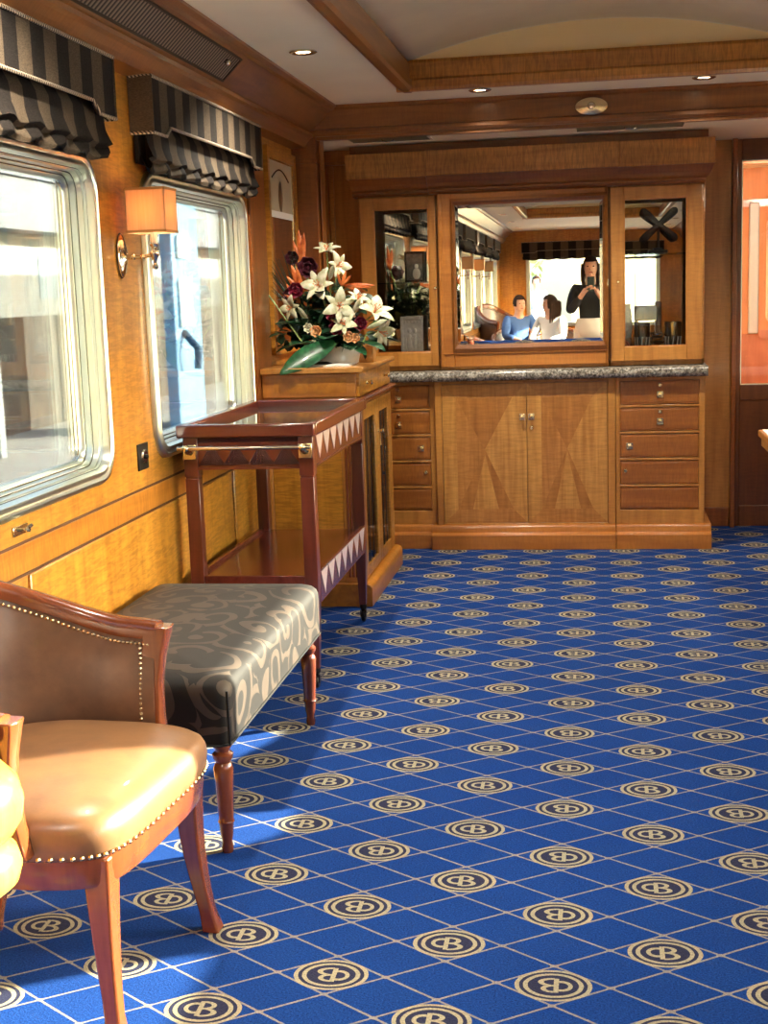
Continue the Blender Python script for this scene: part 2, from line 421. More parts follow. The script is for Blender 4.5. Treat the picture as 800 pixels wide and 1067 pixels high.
def rrect(y0, y1, z0, z1, r, n=7):
    pts = []
    for cy_, cz_, a0 in ((y1-r, z0+r, -PI/2), (y1-r, z1-r, 0), (y0+r, z1-r, PI/2), (y0+r, z0+r, PI)):
        for k in range(n):
            a = a0 + k*PI/2/(n-1); pts.append((cy_ + r*math.cos(a), cz_ + r*math.sin(a)))
    return pts
def window_unit(idx, y0, y1, sx, r=.115):
    prof = [(0, 0), (0, .012), (.006, .020), (.016, .022), (.022, .016), (.028, .016), (.032, .020), (.040, .020), (.044, .010),
            (.046, -.012), (.050, -.014), (.053, -.030), (.058, -.032), (.060, -.050), (.066, -.052), (.070, -.066), (.074, -.068)]
    rs = []
    for ins, d in prof:
        pts = rrect(y0+ins, y1-ins, ZW0+ins, ZW1-ins, max(r-ins, .03))
        rs.append([(sx*(1.5-d), p[0], p[1]) for p in pts])
    b = MB(); b.rings(rs, cap=False)
    fr = struct(b.build('window_%d' % idx, M['frame'], angle=50))
    b = MB()
    for ins, d in ((.045, -.004), (.0545, -.0305), (.0615, -.0505)):
        for s_ in (1,):
            pts = rrect(y0+ins-.001, y1-ins+.001, ZW0+ins-.001, ZW1-ins+.001, r-ins)
            pts2 = rrect(y0+ins+.002, y1-ins-.002, ZW0+ins+.002, ZW1-ins-.002, r-ins-.003)
            b.rings([[(sx*(1.5-d-.001), p[0], p[1]) for p in pts], [(sx*(1.5-d-.001), p[0], p[1]) for p in pts2]], cap=False)
    b.build('gasket', M['frame_d'], fr)
    b = MB(); pts = rrect(y0+.072, y1-.072, ZW0+.072, ZW1-.072, .045)
    b.rings([[(sx*1.564, p[0], p[1]) for p in pts], [(sx*1.570, p[0], p[1]) for p in pts]])
    b.build('pane', M['glass'], fr, smooth=False)
    return fr
n_ = 1
for sx in (-1, 1):
    for a, c in (WIN if sx < 0 else WIN_R): window_unit(n_, a, c, sx); n_ += 1
window_unit(n_, 8.15, 9.55, 1); n_ += 1

# end wall behind the camera with one wide window
b = MB(); ex = 1.0
b.box(-1.5, -ex, YB-.1, YB, 0, 2.6); b.box(ex, 1.5, YB-.1, YB, 0, 2.6); b.box(-ex, ex, YB-.1, YB, 0, .72); b.box(-ex, ex, YB-.1, YB, 1.9, 2.6)
struct(b.build('wall_rear', M['honey'], smooth=False))
b = MB()
for x0, x1, z0, z1 in ((-ex-.05, ex+.05, .68, .74), (-ex-.05, ex+.05, 1.86, 1.93), (-ex-.05, -ex+.02, .74, 1.86), (ex-.02, ex+.05, .74, 1.86)): b.box(x0, x1, YB-.08, YB+.02, z0, z1)
fr = struct(b.build('window_%d' % n_, M['frame'], bevel=.008)); n_ += 1
b = MB(); b.box(-ex, ex, YB-.06, YB-.055, .74, 1.86); b.build('pane', M['glass'], fr, smooth=False)

# ceiling of the lounge with the vaulted tray
TX, TY0, TY1 = .83, -4.0, 6.15
b = MB()
b.box(-1.6, -TX, YB-.1, 6.8, ZC, ZC+.03); b.box(TX, 1.6, YB-.1, 6.8, ZC, ZC+.03)
b.box(-TX, TX, TY1, 6.8, ZC, ZC+.03); b.box(-TX, TX, YB-.1, TY0, ZC, ZC+.03)
b.box(-1.5, 1.5, 6.78, YF, ZS, ZS+.03)
struct(b.build('ceiling', M['ceil'], smooth=False))
b = MB(); nv = 25
def vz(x): return ZC + .095 + .135*(1-(x/.84)**2)
ring = lambda y, d: [(-.84+1.68*i/(nv-1), y, vz(-.84+1.68*i/(nv-1))+d) for i in range(nv)]
b.grid(lambda u, v: (-.84+1.68*v, TY0+(TY1-TY0)*u, vz(-.84+1.68*v)), 2, nv)
struct(b.build('ceiling_vault', M['vault'], solid=.01))
for yy, nm in ((TY1+.02, 'trim_1'), (TY0-.02, 'trim_2')):
    b = MB(); pts = [(-.84, ZC+.05)] + [(.84, ZC+.05)] + [(.84-1.68*i/(nv-1), vz(.84-1.68*i/(nv-1))+.01) for i in range(nv)]
    b.prism(pts, 'y', yy-.01, yy+.01); lun = struct(b.build(nm, M['lunette'], smooth=False))
    b = MB(); b.tube([(-.84+1.68*i/(nv-1), yy+(-.012 if yy > 0 else .012), vz(-.84+1.68*i/(nv-1))) for i in range(nv)], .007, 6); b.build('arched_bead', M['vault'], lun)
def frame_run(b, x0, x1, y0, y1): pass
tp = [(0, 0), (.012, -.028), (.03, -.034), (.062, -.034), (.072, -.022), (.072, .01), (.062, .02), (.062, .085), (.052, .10), (0, .10)]
b = MB()
for s_ in (-1, 1): b.prism([(s_*(TX+.052-p[0]), ZC+p[1]) for p in tp], 'y', TY0-.05, TY1+.05)
struct(b.build('trim_3', M['dark_y'], smooth=False))
b = MB()
b.prism([(TY1+.052-p[0], ZC+p[1]-.001) for p in tp], 'x', -TX-.05, TX+.05)
b.prism([(TY0-.052+p[0], ZC+p[1]-.001) for p in tp], 'x', -TX-.05, TX+.05)
struct(b.build('trim_4', M['frieze'], smooth=False))

# cornices along the side walls, beam and pier before the cabinet
cp = [(1.5, ZC), (1.262, ZC), (1.262, ZC-.010), (1.278, ZC-.022), (1.296, ZC-.026), (1.398, 2.185), (1.386, 2.178), (1.386, 2.164), (1.40, 2.156), (1.418, 2.136), (1.43, 2.118), (1.5, 2.112)]
for sx, nm in ((-1, 'trim_5'), (1, 'trim_6')):
    b = MB(); b.prism([(sx*p[0], p[1]) for p in cp], 'y', YB, 6.74); struct(b.build(nm, M['dark_y'], smooth=False))
def vent(y0, y1, sx, label):
    """slatted air grille lying in the sloping cornice face"""
    a = Vector((1.300, 0, ZC-.030)); c = Vector((1.392, 0, 2.192)); d = c-a; nrm = Vector((-d.z, 0, d.x)).normalized()
    if nrm.x > 0: nrm = -nrm
    def q(t, y, o): p = a + d*t + nrm*o; return (sx*p.x, y, p.z)
    root = thing('air_vent', label, 'vent', (sx*1.34, y0, 2.23), group='cornice air vents')
    b = MB(); b.add([q(.12, y0, .003), q(.12, y1, .003), q(.88, y1, .003), q(.88, y0, .003), q(.12, y0, -.004), q(.12, y1, -.004), q(.88, y1, -.004), q(.88, y0, -.004)],
                    [(0,1,2,3),(7,6,5,4),(0,4,5,1),(1,5,6,2),(2,6,7,3),(3,7,4,0)]); b.build('grille', M['grille'], root, smooth=False)
    b = MB()
    for t0, t1, ya, yb in ((.06, .13, y0-.015, y1+.015), (.87, .94, y0-.015, y1+.015), (.13, .87, y0-.015, y0), (.13, .87, y1, y1+.015)):
        b.add([q(t0, ya, .006), q(t0, yb, .006), q(t1, yb, .006), q(t1, ya, .006), q(t0, ya, -.003), q(t0, yb, -.003), q(t1, yb, -.003), q(t1, ya, -.003)],
              [(0,1,2,3),(7,6,5,4),(0,4,5,1),(1,5,6,2),(2,6,7,3),(3,7,4,0)])
    b.build('vent_frame', M['dkmetal'], root, smooth=False)
    b = MB(); p = q(.35, y1-.12, .012); b.ball(p, (.012, .018, .012), 10); b.build('knob', M['chrome'], root)
vent(1.9, 5.06, -1, 'dark slatted air vent in the left cornice above the striped blinds')
b = MB()
b.prism([(6.70, ZC), (6.70, ZC-.012), (6.712, ZC-.022), (6.712, ZS+.035), (6.70, ZS+.028), (6.70, ZS+.012), (6.72, ZS), (6.80, ZS), (6.80, ZC)], 'x', -1.42, 1.5)
b.box(-1.42, 1.5, 6.735, 6.78, ZS-.016, ZS)
struct(b.build('trim_7', M['dark_x'], smooth=False))
b = MB(); b.box(-1.5, -1.375, 6.72, 6.86, 0, ZS+.1); b.box(-1.5, -1.368, 6.713, 6.86, 2.04, 2.062); b.box(-1.37, -1.362, 6.76, 6.86, 0, ZS)
struct(b.build('trim_8', M['dark_z'], bevel=.004))
# filler panel left of the cabinet, wall behind it and to its right
b = MB(); b.box(-1.5, -1.27, 7.40, 7.46, 0, ZS); b.box(-1.5, -1.455, 7.385, 7.40, 0, 2.08); struct(b.build('wall_alcove', M['cab'], bevel=.003))
b = MB(); b.box(-1.5, -1.27, 7.37, 7.40, 2.085, 2.10); b.box(-1.445, -1.42, 7.385, 7.40, 0, 2.08); struct(b.build('trim_9', M['cab_b'], bevel=.003))
b = MB(); b.box(-1.5, .735, 7.86, 7.93, 0, ZS); struct(b.build('wall_front', M['cab'], smooth=False))
b = MB(); b.box(.735, .762, 7.80, 7.93, 0, ZS); b.box(.562, .735, 7.845, 7.86, 0, .11); struct(b.build('trim_10', M['dark_z'], bevel=.004))
# half-glazed door to the corridor
b = MB(); y0, y1 = 7.85, 7.89
b.box(.762, .79, y0, y1, 0, ZS); b.box(1.44, 1.5, y0, y1, 0, ZS); b.box(.79, 1.44, y0, y1, 2.05, ZS); b.box(.79, 1.44, y0, y1, .725, .812); b.box(.79, 1.44, y0, y1, 0, .12)
d = struct(b.build('door_1', M['doorwood'], bevel=.004))
b = MB(); b.box(.785, 1.445, y0+.012, y1-.012, .118, .727); b.build('door_panel', M['doorwood'], d, bevel=.002)
b = MB(); b.box(.785, 1.445, y0+.018, y0+.023, .81, 2.052); b.build('pane', M['clear'], d, smooth=False)
b = MB()
for a in ((.788, .796, .812, 2.05), (1.434, 1.442, .812, 2.05), (.788, 1.442, .81, .818), (.788, 1.442, 2.044, 2.052)): b.box(a[0], a[1], y0+.006, y0+.018, a[2], a[3])
b.build('glazing_bead', M['frame'], d)
# corridor beyond
M['peach_w'] = wood('peach lacquered wall', 'C88450', 'E2A674', 'z', .05, rough=.6, coat=0)
M['pink_w'] = wood('rosewood dado', 'B0705A', 'CC8E74', 'z', .05, rough=.3)
b = MB(); b.box(.6, 1.5, YF, YF+.1, 1.02, ZS); struct(b.build('wall_corridor', M['peach_w'], smooth=False))
b = MB(); b.box(.6, 1.5, YF, YF+.1, 0, 1.02); struct(b.build('trim_11', M['pink_w'], smooth=False))
b = MB(); b.box(.55, .6, 7.93, YF, 0, ZS); struct(b.build('wall_passage', M['peach_w'], smooth=False))
b = MB(); b.box(.6, 1.5, YF-.012, YF, 1.70+.2, 1.95); b.box(.6, 1.5, 8.9, 8.94, ZS-.05, ZS); struct(b.build('trim_12', M['pink_w'], smooth=False))
def corridor_window(x0, x1, z0, z1, idx):
    b = MB(); rs = []
    for ins, d_ in ((0, 0), (0, .02), (.012, .026), (.022, .02), (.03, .006), (.04, .004)):
        rs.append([(p[0], YF-d_, p[1]) for p in rrect(x0+ins, x1-ins, z0+ins, z1-ins, max(.07-ins, .02))])
    b.rings(rs, cap=False); fr = struct(b.build('window_%d' % idx, M['frame'], angle=50))
    b = MB(); pts = rrect(x0+.038, x1-.038, z0+.038, z1-.038, .03); b.rings([[(p[0], YF-.004, p[1]) for p in pts], [(p[0], YF-.001, p[1]) for p in pts]]); b.build('pane', M['mirror'], fr, smooth=False)
corridor_window(1.165, 1.49, 1.08, 1.84, n_); n_ += 1
b = MB()
b.box(1.045, 1.115, YF-.03, YF, 1.02, 1.93); struct(b.build('trim_13', plain('pale blue strip', 'C4D4DC', .4), bevel=.01))  # upright pale blue strip for bluish window glass
b = MB()
pts = [(1.12, 1.045), (1.5, 1.045)]
for k in range(7):
    xx = 1.5 - k*.0543
    for j in range(5): a = PI*j/4; pts.append((xx-.027+.027*math.cos(a), 1.0-.018*math.sin(a)))
b.prism(pts, 'y', YF-.03, YF-.02); struct(b.build('trim_14', M['pink_w'], smooth=False))
# train skin: roof and floor edge so the car throws a real shadow on the platform
b = MB(); b.box(-1.62, 1.62, YB-.12, YF+.12, 2.60, 2.75); b.box(-1.5, 1.5, YB-.1, YF+.1, 2.58, 2.60); struct(b.build('ceiling_roof', plain('roof steel', '5A6070', .6), smooth=False))
b = MB(); b.box(-1.6, 1.6, YB-.1, YF+.1, -.85, -.07); struct(b.build('floor_undercarriage', plain('underframe', '3A3C40', .7), smooth=False))

# panelling on the left wall: two dark grooves and raised lower panels
b = MB()
for z in (.780, .695):
    b.box(-1.5, -1.496, YB, 6.7, z-.0035, z+.0035)
struct(b.build('trim_15', M['trimdark'], smooth=False))
b = MB(); b.box(-1.5, -1.494, YB, 6.7, .70, .776)
struct(b.build('trim_16', M['honey_y'], bevel=.002))
for i, (a, c) in enumerate([(1.54, 2.86), (3.30, 4.62), (4.72, 5.26), (5.34, 5.76)]):
    b = MB(); b.box(-1.5, -1.492, a, c, .16, .69); struct(b.build('trim_%d' % (17+i), M['honey_p'], bevel=.004))
b = MB(); b.box(-1.5, -1.485, YB, 6.7, 0, .12); b.box(1.485, 1.5, YB, 6.7, 0, .12); struct(b.build('baseboard_left', M['honey_y'], bevel=.004))
b = MB(); b.box(-1.5, -1.488, 5.80, 6.08, .79, 2.11); struct(b.build('trim_21', M['dark_z'], bevel=.003))

# ================================================================== OUTSIDE
def noise_ground():
    t = NT('platform concrete'); n = t.noise(t.coords(), .8, 6, .7); f = t.noise(t.coords(), 14, 4)
    c = t.mix(.25, t.ramp(n, [(.3, hx('94928C')), (.7, hx('B4B0A6'))]), t.ramp(f, [(.3, hx('86847E')), (.7, hx('C2BEB4'))])); t.set(col=c, rough=.9); return t.m
gm = noise_ground()
b = MB(); b.box(-60, 60, -60, 80, -1.0, -.9); struct(b.build('floor_ground', gm, smooth=False))
b = MB(); b.box(-5, 5, -14.5, -11.5, -.9, -.12); struct(b.build('floor_terrace', gm, bevel=.02))
def fence_mat():
    t = NT('weathered panel wall'); n = t.noise(t.coords(scale=(1, 1, .35)), 4, 6, .7)
    tc = t.node('ShaderNodeTexCoord'); s = t.node('ShaderNodeSeparateXYZ'); t.link(tc.outputs['Object'], s.inputs[0])
    k = t.math('LESS_THAN', t.math('FRACT', t.math('MULTIPLY', t.math('ADD', s.outputs[1], 100), 1/1.6)), .05)
    c = t.ramp(n, [(.3, hx('3E3A36')), (.7, hx('6A645C'))]); t.set(col=t.mix(k, c, hx('201E1C')), rough=.9); return t.m
b = MB(); b.box(-10.6, -10.3, -40, 75, -.9, 1.16)
tag(b.build('panel_wall', fence_mat(), smooth=False), 'weathered dark panel wall across the platform outside the windows', 'wall')
r = thing('station_building', 'long pale building with grey eaves beyond the dark panel wall', 'building', (-14, 25, -.9))
wm = plain('pale render', 'C6CCC6', .8, noise=.15, nscale=1.2)
b = MB(); b.box(-18, -14, -40, 80, -.9, 3.1); b.build('facade', wm, r, smooth=False)
btg = plain('blue tinted glazing', '9AB4C4', .3)
for k in range(22):
    y = -20 + k*4.4; b = MB(); b.box(-14.02, -13.97, y, y+1.7, 1.5, 2.6); b.build('window', btg, r, smooth=False)
b = MB(); b.box(-18.3, -13.2, -40, 80, 3.1, 4.3); b.box(-18.3, -13.1, -40, 80, 4.3, 4.45); b.build('eaves', plain('grey eaves', '7A8288', .7), r, smooth=False)
r = thing('blue_pillar', 'blue steel pillar with white notice boxes outside the far left window', 'pillar', (-7.6, 24.2, -.9))
bm_ = plain('blue paint', '6C9CC4', .5); b = MB(); b.box(-7.62, -7.40, 23.2, 24.8, -.9, 4.0); b.build('post', bm_, r, bevel=.03)
b = MB(); b.box(-7.40, -7.34, 23.4, 24.1, .9, 1.75); b.box(-7.40, -7.34, 23.4, 24.1, 2.1, 2.5); b.build('notice_box', plain('pale box', 'CFE0DE', .6), r, bevel=.02)
b = MB(); b.tube([(-7.38, 23.6, .8), (-7.1, 23.5, .5), (-7.15, 23.6, .15)], .07, 8); b.build('hose', plain('dark blue hose', '2E4A66', .6), r)
b = MB(); b.box(-9.2, -5.8, -12, 70, 3.75, 3.95)
for k in range(12): b.box(-9.2, -5.8, -12+k*7, -11.8+k*7, 3.55, 3.75)
for k in range(6): b.box(-9.1, -8.9, -9+k*14, -8.8+k*14, -.9, 3.75)
tag(b.build('platform_canopy', plain('canopy grey', '8C9498', .7), smooth=False), 'grey platform canopy on posts seen through the near left window', 'canopy')
r = thing('garden_building', 'cream building outside the window behind the photographer, seen in the cabinet mirror', 'building', (2, -22, -.9))
b = MB(); b.box(-.4, 9, -24, -22, -.9, 5.5); b.build('facade', plain('cream render', 'B4A684', .8), r, smooth=False)
dg = plain('dull glass', '8A8E88', .3)
for x in (1.0, 3.5): b = MB(); b.box(x, x+.8, -22, -21.97, .6, 1.7); b.build('window', dg, r, smooth=False)
def tree(x, y, h, r0, label, sd):
    rnd = random.Random(sd); t_ = thing('tree', label, 'tree', (x, y, -.9), group='trees seen in the cabinet mirror')
    b = MB(); b.tube([(x, y, -.9), (x+.05, y, -.9+h*.3), (x-.05, y+.05, -.9+h*.55)], [.16, .12, .07], 8); b.build('trunk', plain('bark', '4E3C2C', .9), t_)
    b = MB()
    for k in range(900):
        a = rnd.random()*2*PI; zz = rnd.uniform(-1, 1); rr = r0*rnd.uniform(.55, 1.0)*math.sqrt(max(.02, 1-zz*zz))
        c = Vector((x+rr*math.cos(a), y+rr*math.sin(a), -.9+h*.62+zz*h*.36)); s_ = rnd.uniform(.08, .17)
        u = Vector((rnd.gauss(0, 1), rnd.gauss(0, 1), rnd.gauss(0, 1))).normalized(); v_ = u.orthogonal().normalized()
        b.add([c-u*s_, c+v_*s_*.5, c+u*s_, c-v_*s_*.5], [(0, 1, 2, 3)])
    b.build('foliage', leafm('pale green foliage', '6E7C44', 'A4AC74'), t_, smooth=False, recalc=False)  # pale green leaf tone, mottled by noise
tree(-2.6, -18, 4.6, 1.6, 'leafy tree outside the rear window, reflected in the cabinet mirror, left one', 1)
tree(-6.8, -19, 5.2, 1.9, 'leafy tree outside the rear window, reflected at the mirror edge', 2)

# ================================================================== STRIPED BLINDS
def blind_mesh(y0, y1, label, group, drop=None):
    """valance box with cord and gathered roman shade; drawn for the left wall"""
    root = thing('window_blind', label, 'blind', (-1.5, (y0+y1)/2, 1.95), group=group)
    xf, xw = -1.42, -1.497
    lob, zt, zb, zl = .13, 2.112, 1.966, 1.934
    def low(t):
        d_ = min(t, (y1-y0)-t)
        if d_ < lob: return zl
        if d_ < lob+.05: return zl + (zb-zl)*(d_-lob)/.05
        return zb
    ys = [0, .05, lob, lob+.05] + [lob+.05+(y1-y0-2*lob-.1)*k/20 for k in range(1, 20)] + [y1-y0-lob-.05, y1-y0-lob, y1-y0-.05, y1-y0]
    b = MB()
    for (xa, xb) in ((xf, xf+.006),):
        rs = [[(xa, y0+t, low(t)), (xa, y0+t, zt), (xa-.008, y0+t, zt), (xa-.008, y0+t, low(t))] for t in ys]
        b.rings(rs)
    b.box(xw, xf+.005, y0-.005, y0-.001, zl, zt); b.box(xw, xf+.005, y1+.001, y1+.005, zl, zt); b.box(xw, xf-.004, y0, y1, zt-.012, zt)
    b.build('valance', M['stripe'], root, angle=30)
    b = MB(); o = .003
    b.tube([(xw, y0-o, zt)] + [(xf+o, y0-o, zt), (xf+o, y1+o, zt)] + [(xw, y1+o, zt)], .0055, 6)
    b.tube([(xw, y0-o, zl)] + [(xf+o, y0-o, zl)] + [(xf+o, y0+t, low(t)) for t in ys] + [(xf+o, y1+o, zl), (xw, y1+o, zl)], .0055, 6)
    b.build('cord_trim', M['cord'], root)
    # gathered shade: stacked bulging folds whose lower edge swags between the tapes
    rnd = random.Random(int(y0*100)); ny = 70
    prof = [(0, -1.470, 1.985), (0, -1.452, 1.95), (.2, -1.448, 1.90), (.5, -1.440, 1.872), (.8, -1.436, 1.858), (.9, -1.452, 1.848), (1, -1.446, 1.838), (1, -1.440, 1.824), (1, -1.450, 1.812), (1, -1.462, 1.822), (.9, -1.474, 1.86)]
    def P(u, v):
        k = v*(len(prof)-1); i = min(int(k), len(prof)-2); f = k-i
        a, x, z = [prof[i][j]*(1-f)+prof[i+1][j]*f for j in range(3)]
        yy = y0+.015+(y1-y0-.03)*u
        sw = abs(math.sin(u*PI*8))**.7
        return (x + a*.010*math.sin(u*PI*16+v*3), yy + a*.012*math.sin(v*9+u*5), z + a*(.008 - .010*sw) + a*.004*math.sin(u*57+v*11))
    b = MB(); b.grid(P, ny, 41)
    b.box(-1.49, -1.478, y0+.01, y1-.01, 1.84, 2.0)
    if drop: b.box(-1.484, -1.480, y0+.02, y1-.02, drop, 1.9); b.box(-1.49, -1.474, y0+.02, y1-.02, drop-.012, drop+.012)
    b.build('roman_shade', M['stripe'], root, angle=80, recalc=False)
    return root
proto = blind_mesh(4.33, 5.765, 'dark and taupe striped blind over the far left window, beside the wall mirror', 'striped window blinds')
def blind_at(yc, side, label):
    return place(proto, (side*1.5, yc, 1.95), 0 if side < 0 else PI, label, 'striped window blinds')
blind_at(2.62-.05+.69, -1, 'dark and taupe striped blind over the near left window, left of the wall lamp')
ORD = ['first', 'second', 'third', 'fourth', 'fifth', 'sixth', 'seventh', 'eighth']
for k in range(1, 7):
    blind_at(5.05-1.76*(k+1), -1, 'striped blind on the left wall in the mirror, %s window behind the brown armchair' % ORD[k-1])
ORD = ['first', 'second', 'third', 'fourth', 'fifth', 'sixth', 'seventh', 'eighth']
low_blind = blind_mesh(5.12-.715, 5.12+.715, 'unseen striped blind lowered over the right-hand window by the table to cut the sun', 'striped window blinds', drop=1.42)
low_blind.location = (1.5, 5.12, 1.95); low_blind.rotation_euler = (0, 0, PI)  # unseen blind, lowered to keep the sun off the bench top
for k in range(1, 8):
    blind_at(5.12-1.76*k, 1, 'striped blind over the %s right-hand window back from the table, seen only in mirrors' % ORD[k])
# wide one over the rear window
r = place(proto, (0, YB, 1.95), PI/2, 'wide striped blind over the rear window, reflected in the cabinet mirror behind the photographer', 'striped window blinds', scale=(1, 1.55, 1.0))

# ================================================================== SCONCES
def sconce(x, y, label):
    root = thing('wall_lamp', label, 'lamp', (-1.5, y, 1.54), group='shaded wall lamps')
    b = MB(); b.lathe([(.001, 0), (.030, 0), (.036, .004), (.036, .008), (.030, .013), (.018, .017), (.012, .022), (.001, .024)], (-1.499, y, 1.54), 28, axis='x', sx=1.0, sy=1.9); b.build('back_plate', M['chrome'], root)
    b = MB(); b.lathe([(.001, 0), (.034, 0), (.040, .003), (.034, .006), (.001, .006)], (-1.4995, y, 1.54), 28, axis='x', sx=1.0, sy=1.8); b.build('plate_rim', M['black'], root)
    b = MB(); b.tube([(-1.48, y, 1.535), (-1.44, y, 1.533), (-1.40, y, 1.537), (-1.385, y, 1.54)], [.009, .006, .006, .008], 10)
    for xx in (-1.455, -1.425): b.ball((xx, y, 1.534), .0095, 10)
    b.build('arm', M['brass'], root)
    b = MB(); b.lathe([(.001, -.048), (.008, -.044), (.010, -.038), (.007, -.030), (.004, -.027), (.006, -.020), (.010, -.010), (.016, 0), (.016, .006), (.009, .012), (.008, .022), (.014, .028), (.015, .033), (.001, .033)], (-1.385, y, 1.54), 16)
    b.build('candle_cup', M['chrome'], root)
    b = MB(); b.lathe([(.001, .033), (.011, .033), (.011, .10), (.001, .10)], (-1.385, y, 1.54), 14); b.build('candle_sleeve', M['paper'], root)
    b = MB(); h, z0, z1 = .063, 1.606, 1.744; xc = -1.387
    for a in ((-h, h, -h, -h+.003), (-h, h, h-.003, h), (-h, -h+.003, -h, h), (h-.003, h, -h, h)): b.box(xc+a[0], xc+a[1], y+a[2], y+a[3], z0, z1)
    sh = b.build('lamp_shade', M['shade'], root, smooth=False)
    b = MB(); h = .0645
    bm2 = plain('tan binding', 'C48A48', .7)
    for zz in ((z0, z0+.008), (z1-.008, z1)):
        b = MB()
        for a in ((-h, h, -h, -h+.002), (-h, h, h-.002, h), (-h, -h+.002, -h, h), (h-.002, h, -h, h)): b.box(xc+a[0], xc+a[1], y+a[2], y+a[3], *zz)
        b.build('shade_binding', bm2, sh, smooth=False)
    return root
sc0 = sconce(-1.5, 4.165, 'brass wall lamp with square beige shade between the two left windows')
for k in range(1, 6):
    place(sc0, (-1.5, 4.165-1.76*k, 1.54), 0, 'brass wall lamp in the mirror, %s back along the left wall' % ORD[k-1], 'shaded wall lamps')

# small fittings on the left wall
r = thing('light_switch', 'small square chrome switch plate under the wall lamp', 'switch', (-1.5, 4.255, .885))
b = MB(); b.box(-1.5, -1.494, 4.205, 4.305, .842, .930); b.build('plate', M['dkmetal'], r, bevel=.002)
b = MB(); b.lathe([(.001, 0), (.024, 0), (.022, .006), (.001, .006)], (-1.494, 4.258, .886), 18, axis='x'); b.build('rocker', M['chrome'], r)
b = MB(); b.ball((-1.486, 4.258, .886), .009, 10); b.build('toggle', M['black'], r)
r = thing('wall_hook', 'tiny chrome catch on the wood below the near left window', 'hook', (-1.5, 3.27, .815))
b = MB(); b.box(-1.5, -1.495, 3.225, 3.315, .803, .829); b.build('plate', M['brass'], r, bevel=.002)
b = MB(); b.tube([(-1.495, 3.27, .816), (-1.478, 3.27, .818), (-1.474, 3.29, .826)], .005, 8); b.ball((-1.476, 3.27, .818), .009, 8); b.build('catch', M['chrome'], r)

# ceiling fittings
def downlight(x, y, label, first=None):
    root = thing('ceiling_downlight', label, 'light', (x, y, ZC), group='recessed ceiling spots')
    b = MB(); b.lathe([(.030, .0), (.052, .0), (.054, -.004), (.046, -.008), (.032, -.006), (.030, .0)], (x, y, ZC), 28); b.build('trim_ring', M['chrome'], root)
    b = MB(); b.lathe([(.001, -.002), (.031, -.002), (.031, -.0005), (.001, -.0005)], (x, y, ZC), 20); b.build('lens', M['bulb'], root)
    return root
def spotlamp(x, y, z, p):
    l = bpy.data.lights.new('downlight_lamp', 'SPOT'); l.energy = p; l.color = (1, .90, .74); l.spot_size = 2.4; l.spot_blend = .8; l.shadow_soft_size = .03
    o = bpy.data.objects.new('downlight_lamp', l); col.objects.link(o); o.location = (x, y, z)
d0 = downlight(-1.10, 5.21, 'chrome ceiling spot above the wall mirror side, nearest in view')
place(d0, (-.535, 6.46, ZC), 0, 'chrome ceiling spot by the beam, left of the oval brass fitting')
place(d0, (.478, 6.46, ZC), 0, 'chrome ceiling spot by the beam, right of the oval brass fitting')
for k in range(1, 7):
    for sx in (-1, 1): place(d0, (sx*1.10, 5.21-2.1*k, ZC), 0, 'chrome ceiling spot in the mirror, %s back on the %s side' % (ORD[k-1], 'left' if sx < 0 else 'right'))
place(d0, (1.10, 5.21, ZC), 0, 'chrome ceiling spot on the right side of the lounge')
for x, y in ((-1.10, 5.21), (1.10, 5.21), (-.535, 6.46), (.478, 6.46), (-1.1, 3.11), (1.1, 3.11), (-1.1, 1.01), (1.1, 1.01), (-1.1, -3.19), (1.1, -3.19)): spotlamp(x, y, ZC-.02, 34 if x < 0 else 20)
r = thing('oval_ceiling_fitting', 'oval brass fitting with central knob on the ceiling beam', 'fitting', (.0, 6.70, 2.24))
c = (-.026, 6.712, 2.238)
b = MB(); b.lathe([(.001, -.026), (.030, -.025), (.056, -.018), (.060, -.010), (.060, 0), (.001, 0)], c, 32, axis='y', sx=1.35, sy=.72); b.build('oval_plate', M['brass'], r)
b = MB(); b.lathe([(.001, -.045), (.014, -.043), (.019, -.034), (.018, -.026), (.001, -.026)], c, 20, axis='y'); b.box(c[0]-.017, c[0]+.017, c[1]-.047, c[1]-.042, c[2]-.003, c[2]+.003); b.build('knob', M['chrome'], r)
for i, (x0, x1, lab) in enumerate(((-1.24, -.84, 'long grey air grille in the soffit above the left cabinet wing'), (-.10, .42, 'long grey air grille in the soffit above the right cabinet wing'))):
    r = thing('ceiling_grille', lab, 'vent', ((x0+x1)/2, 6.95, ZS), group='soffit air grilles')
    b = MB(); b.box(x0, x1, 6.86, 7.06, ZS-.004, ZS); b.build('grille', M['soffgrille'], r, smooth=False)
    b = MB()
    for a in ((x0-.015, x1+.015, 6.845, 6.86), (x0-.015, x1+.015, 7.06, 7.075), (x0-.015, x0, 6.86, 7.06), (x1, x1+.015, 6.86, 7.06)): b.box(a[0], a[1], a[2], a[3], ZS-.007, ZS)
    b.build('grille_frame', M['ceil'], r)
    b = MB(); b.tube([((x0+x1)/2+.03*math.cos(a*PI/6), 6.90, ZS-.010-.010*math.sin(a*PI/6)) for a in range(7)], .003, 6); b.build('ring_pull', M['chrome'], r)
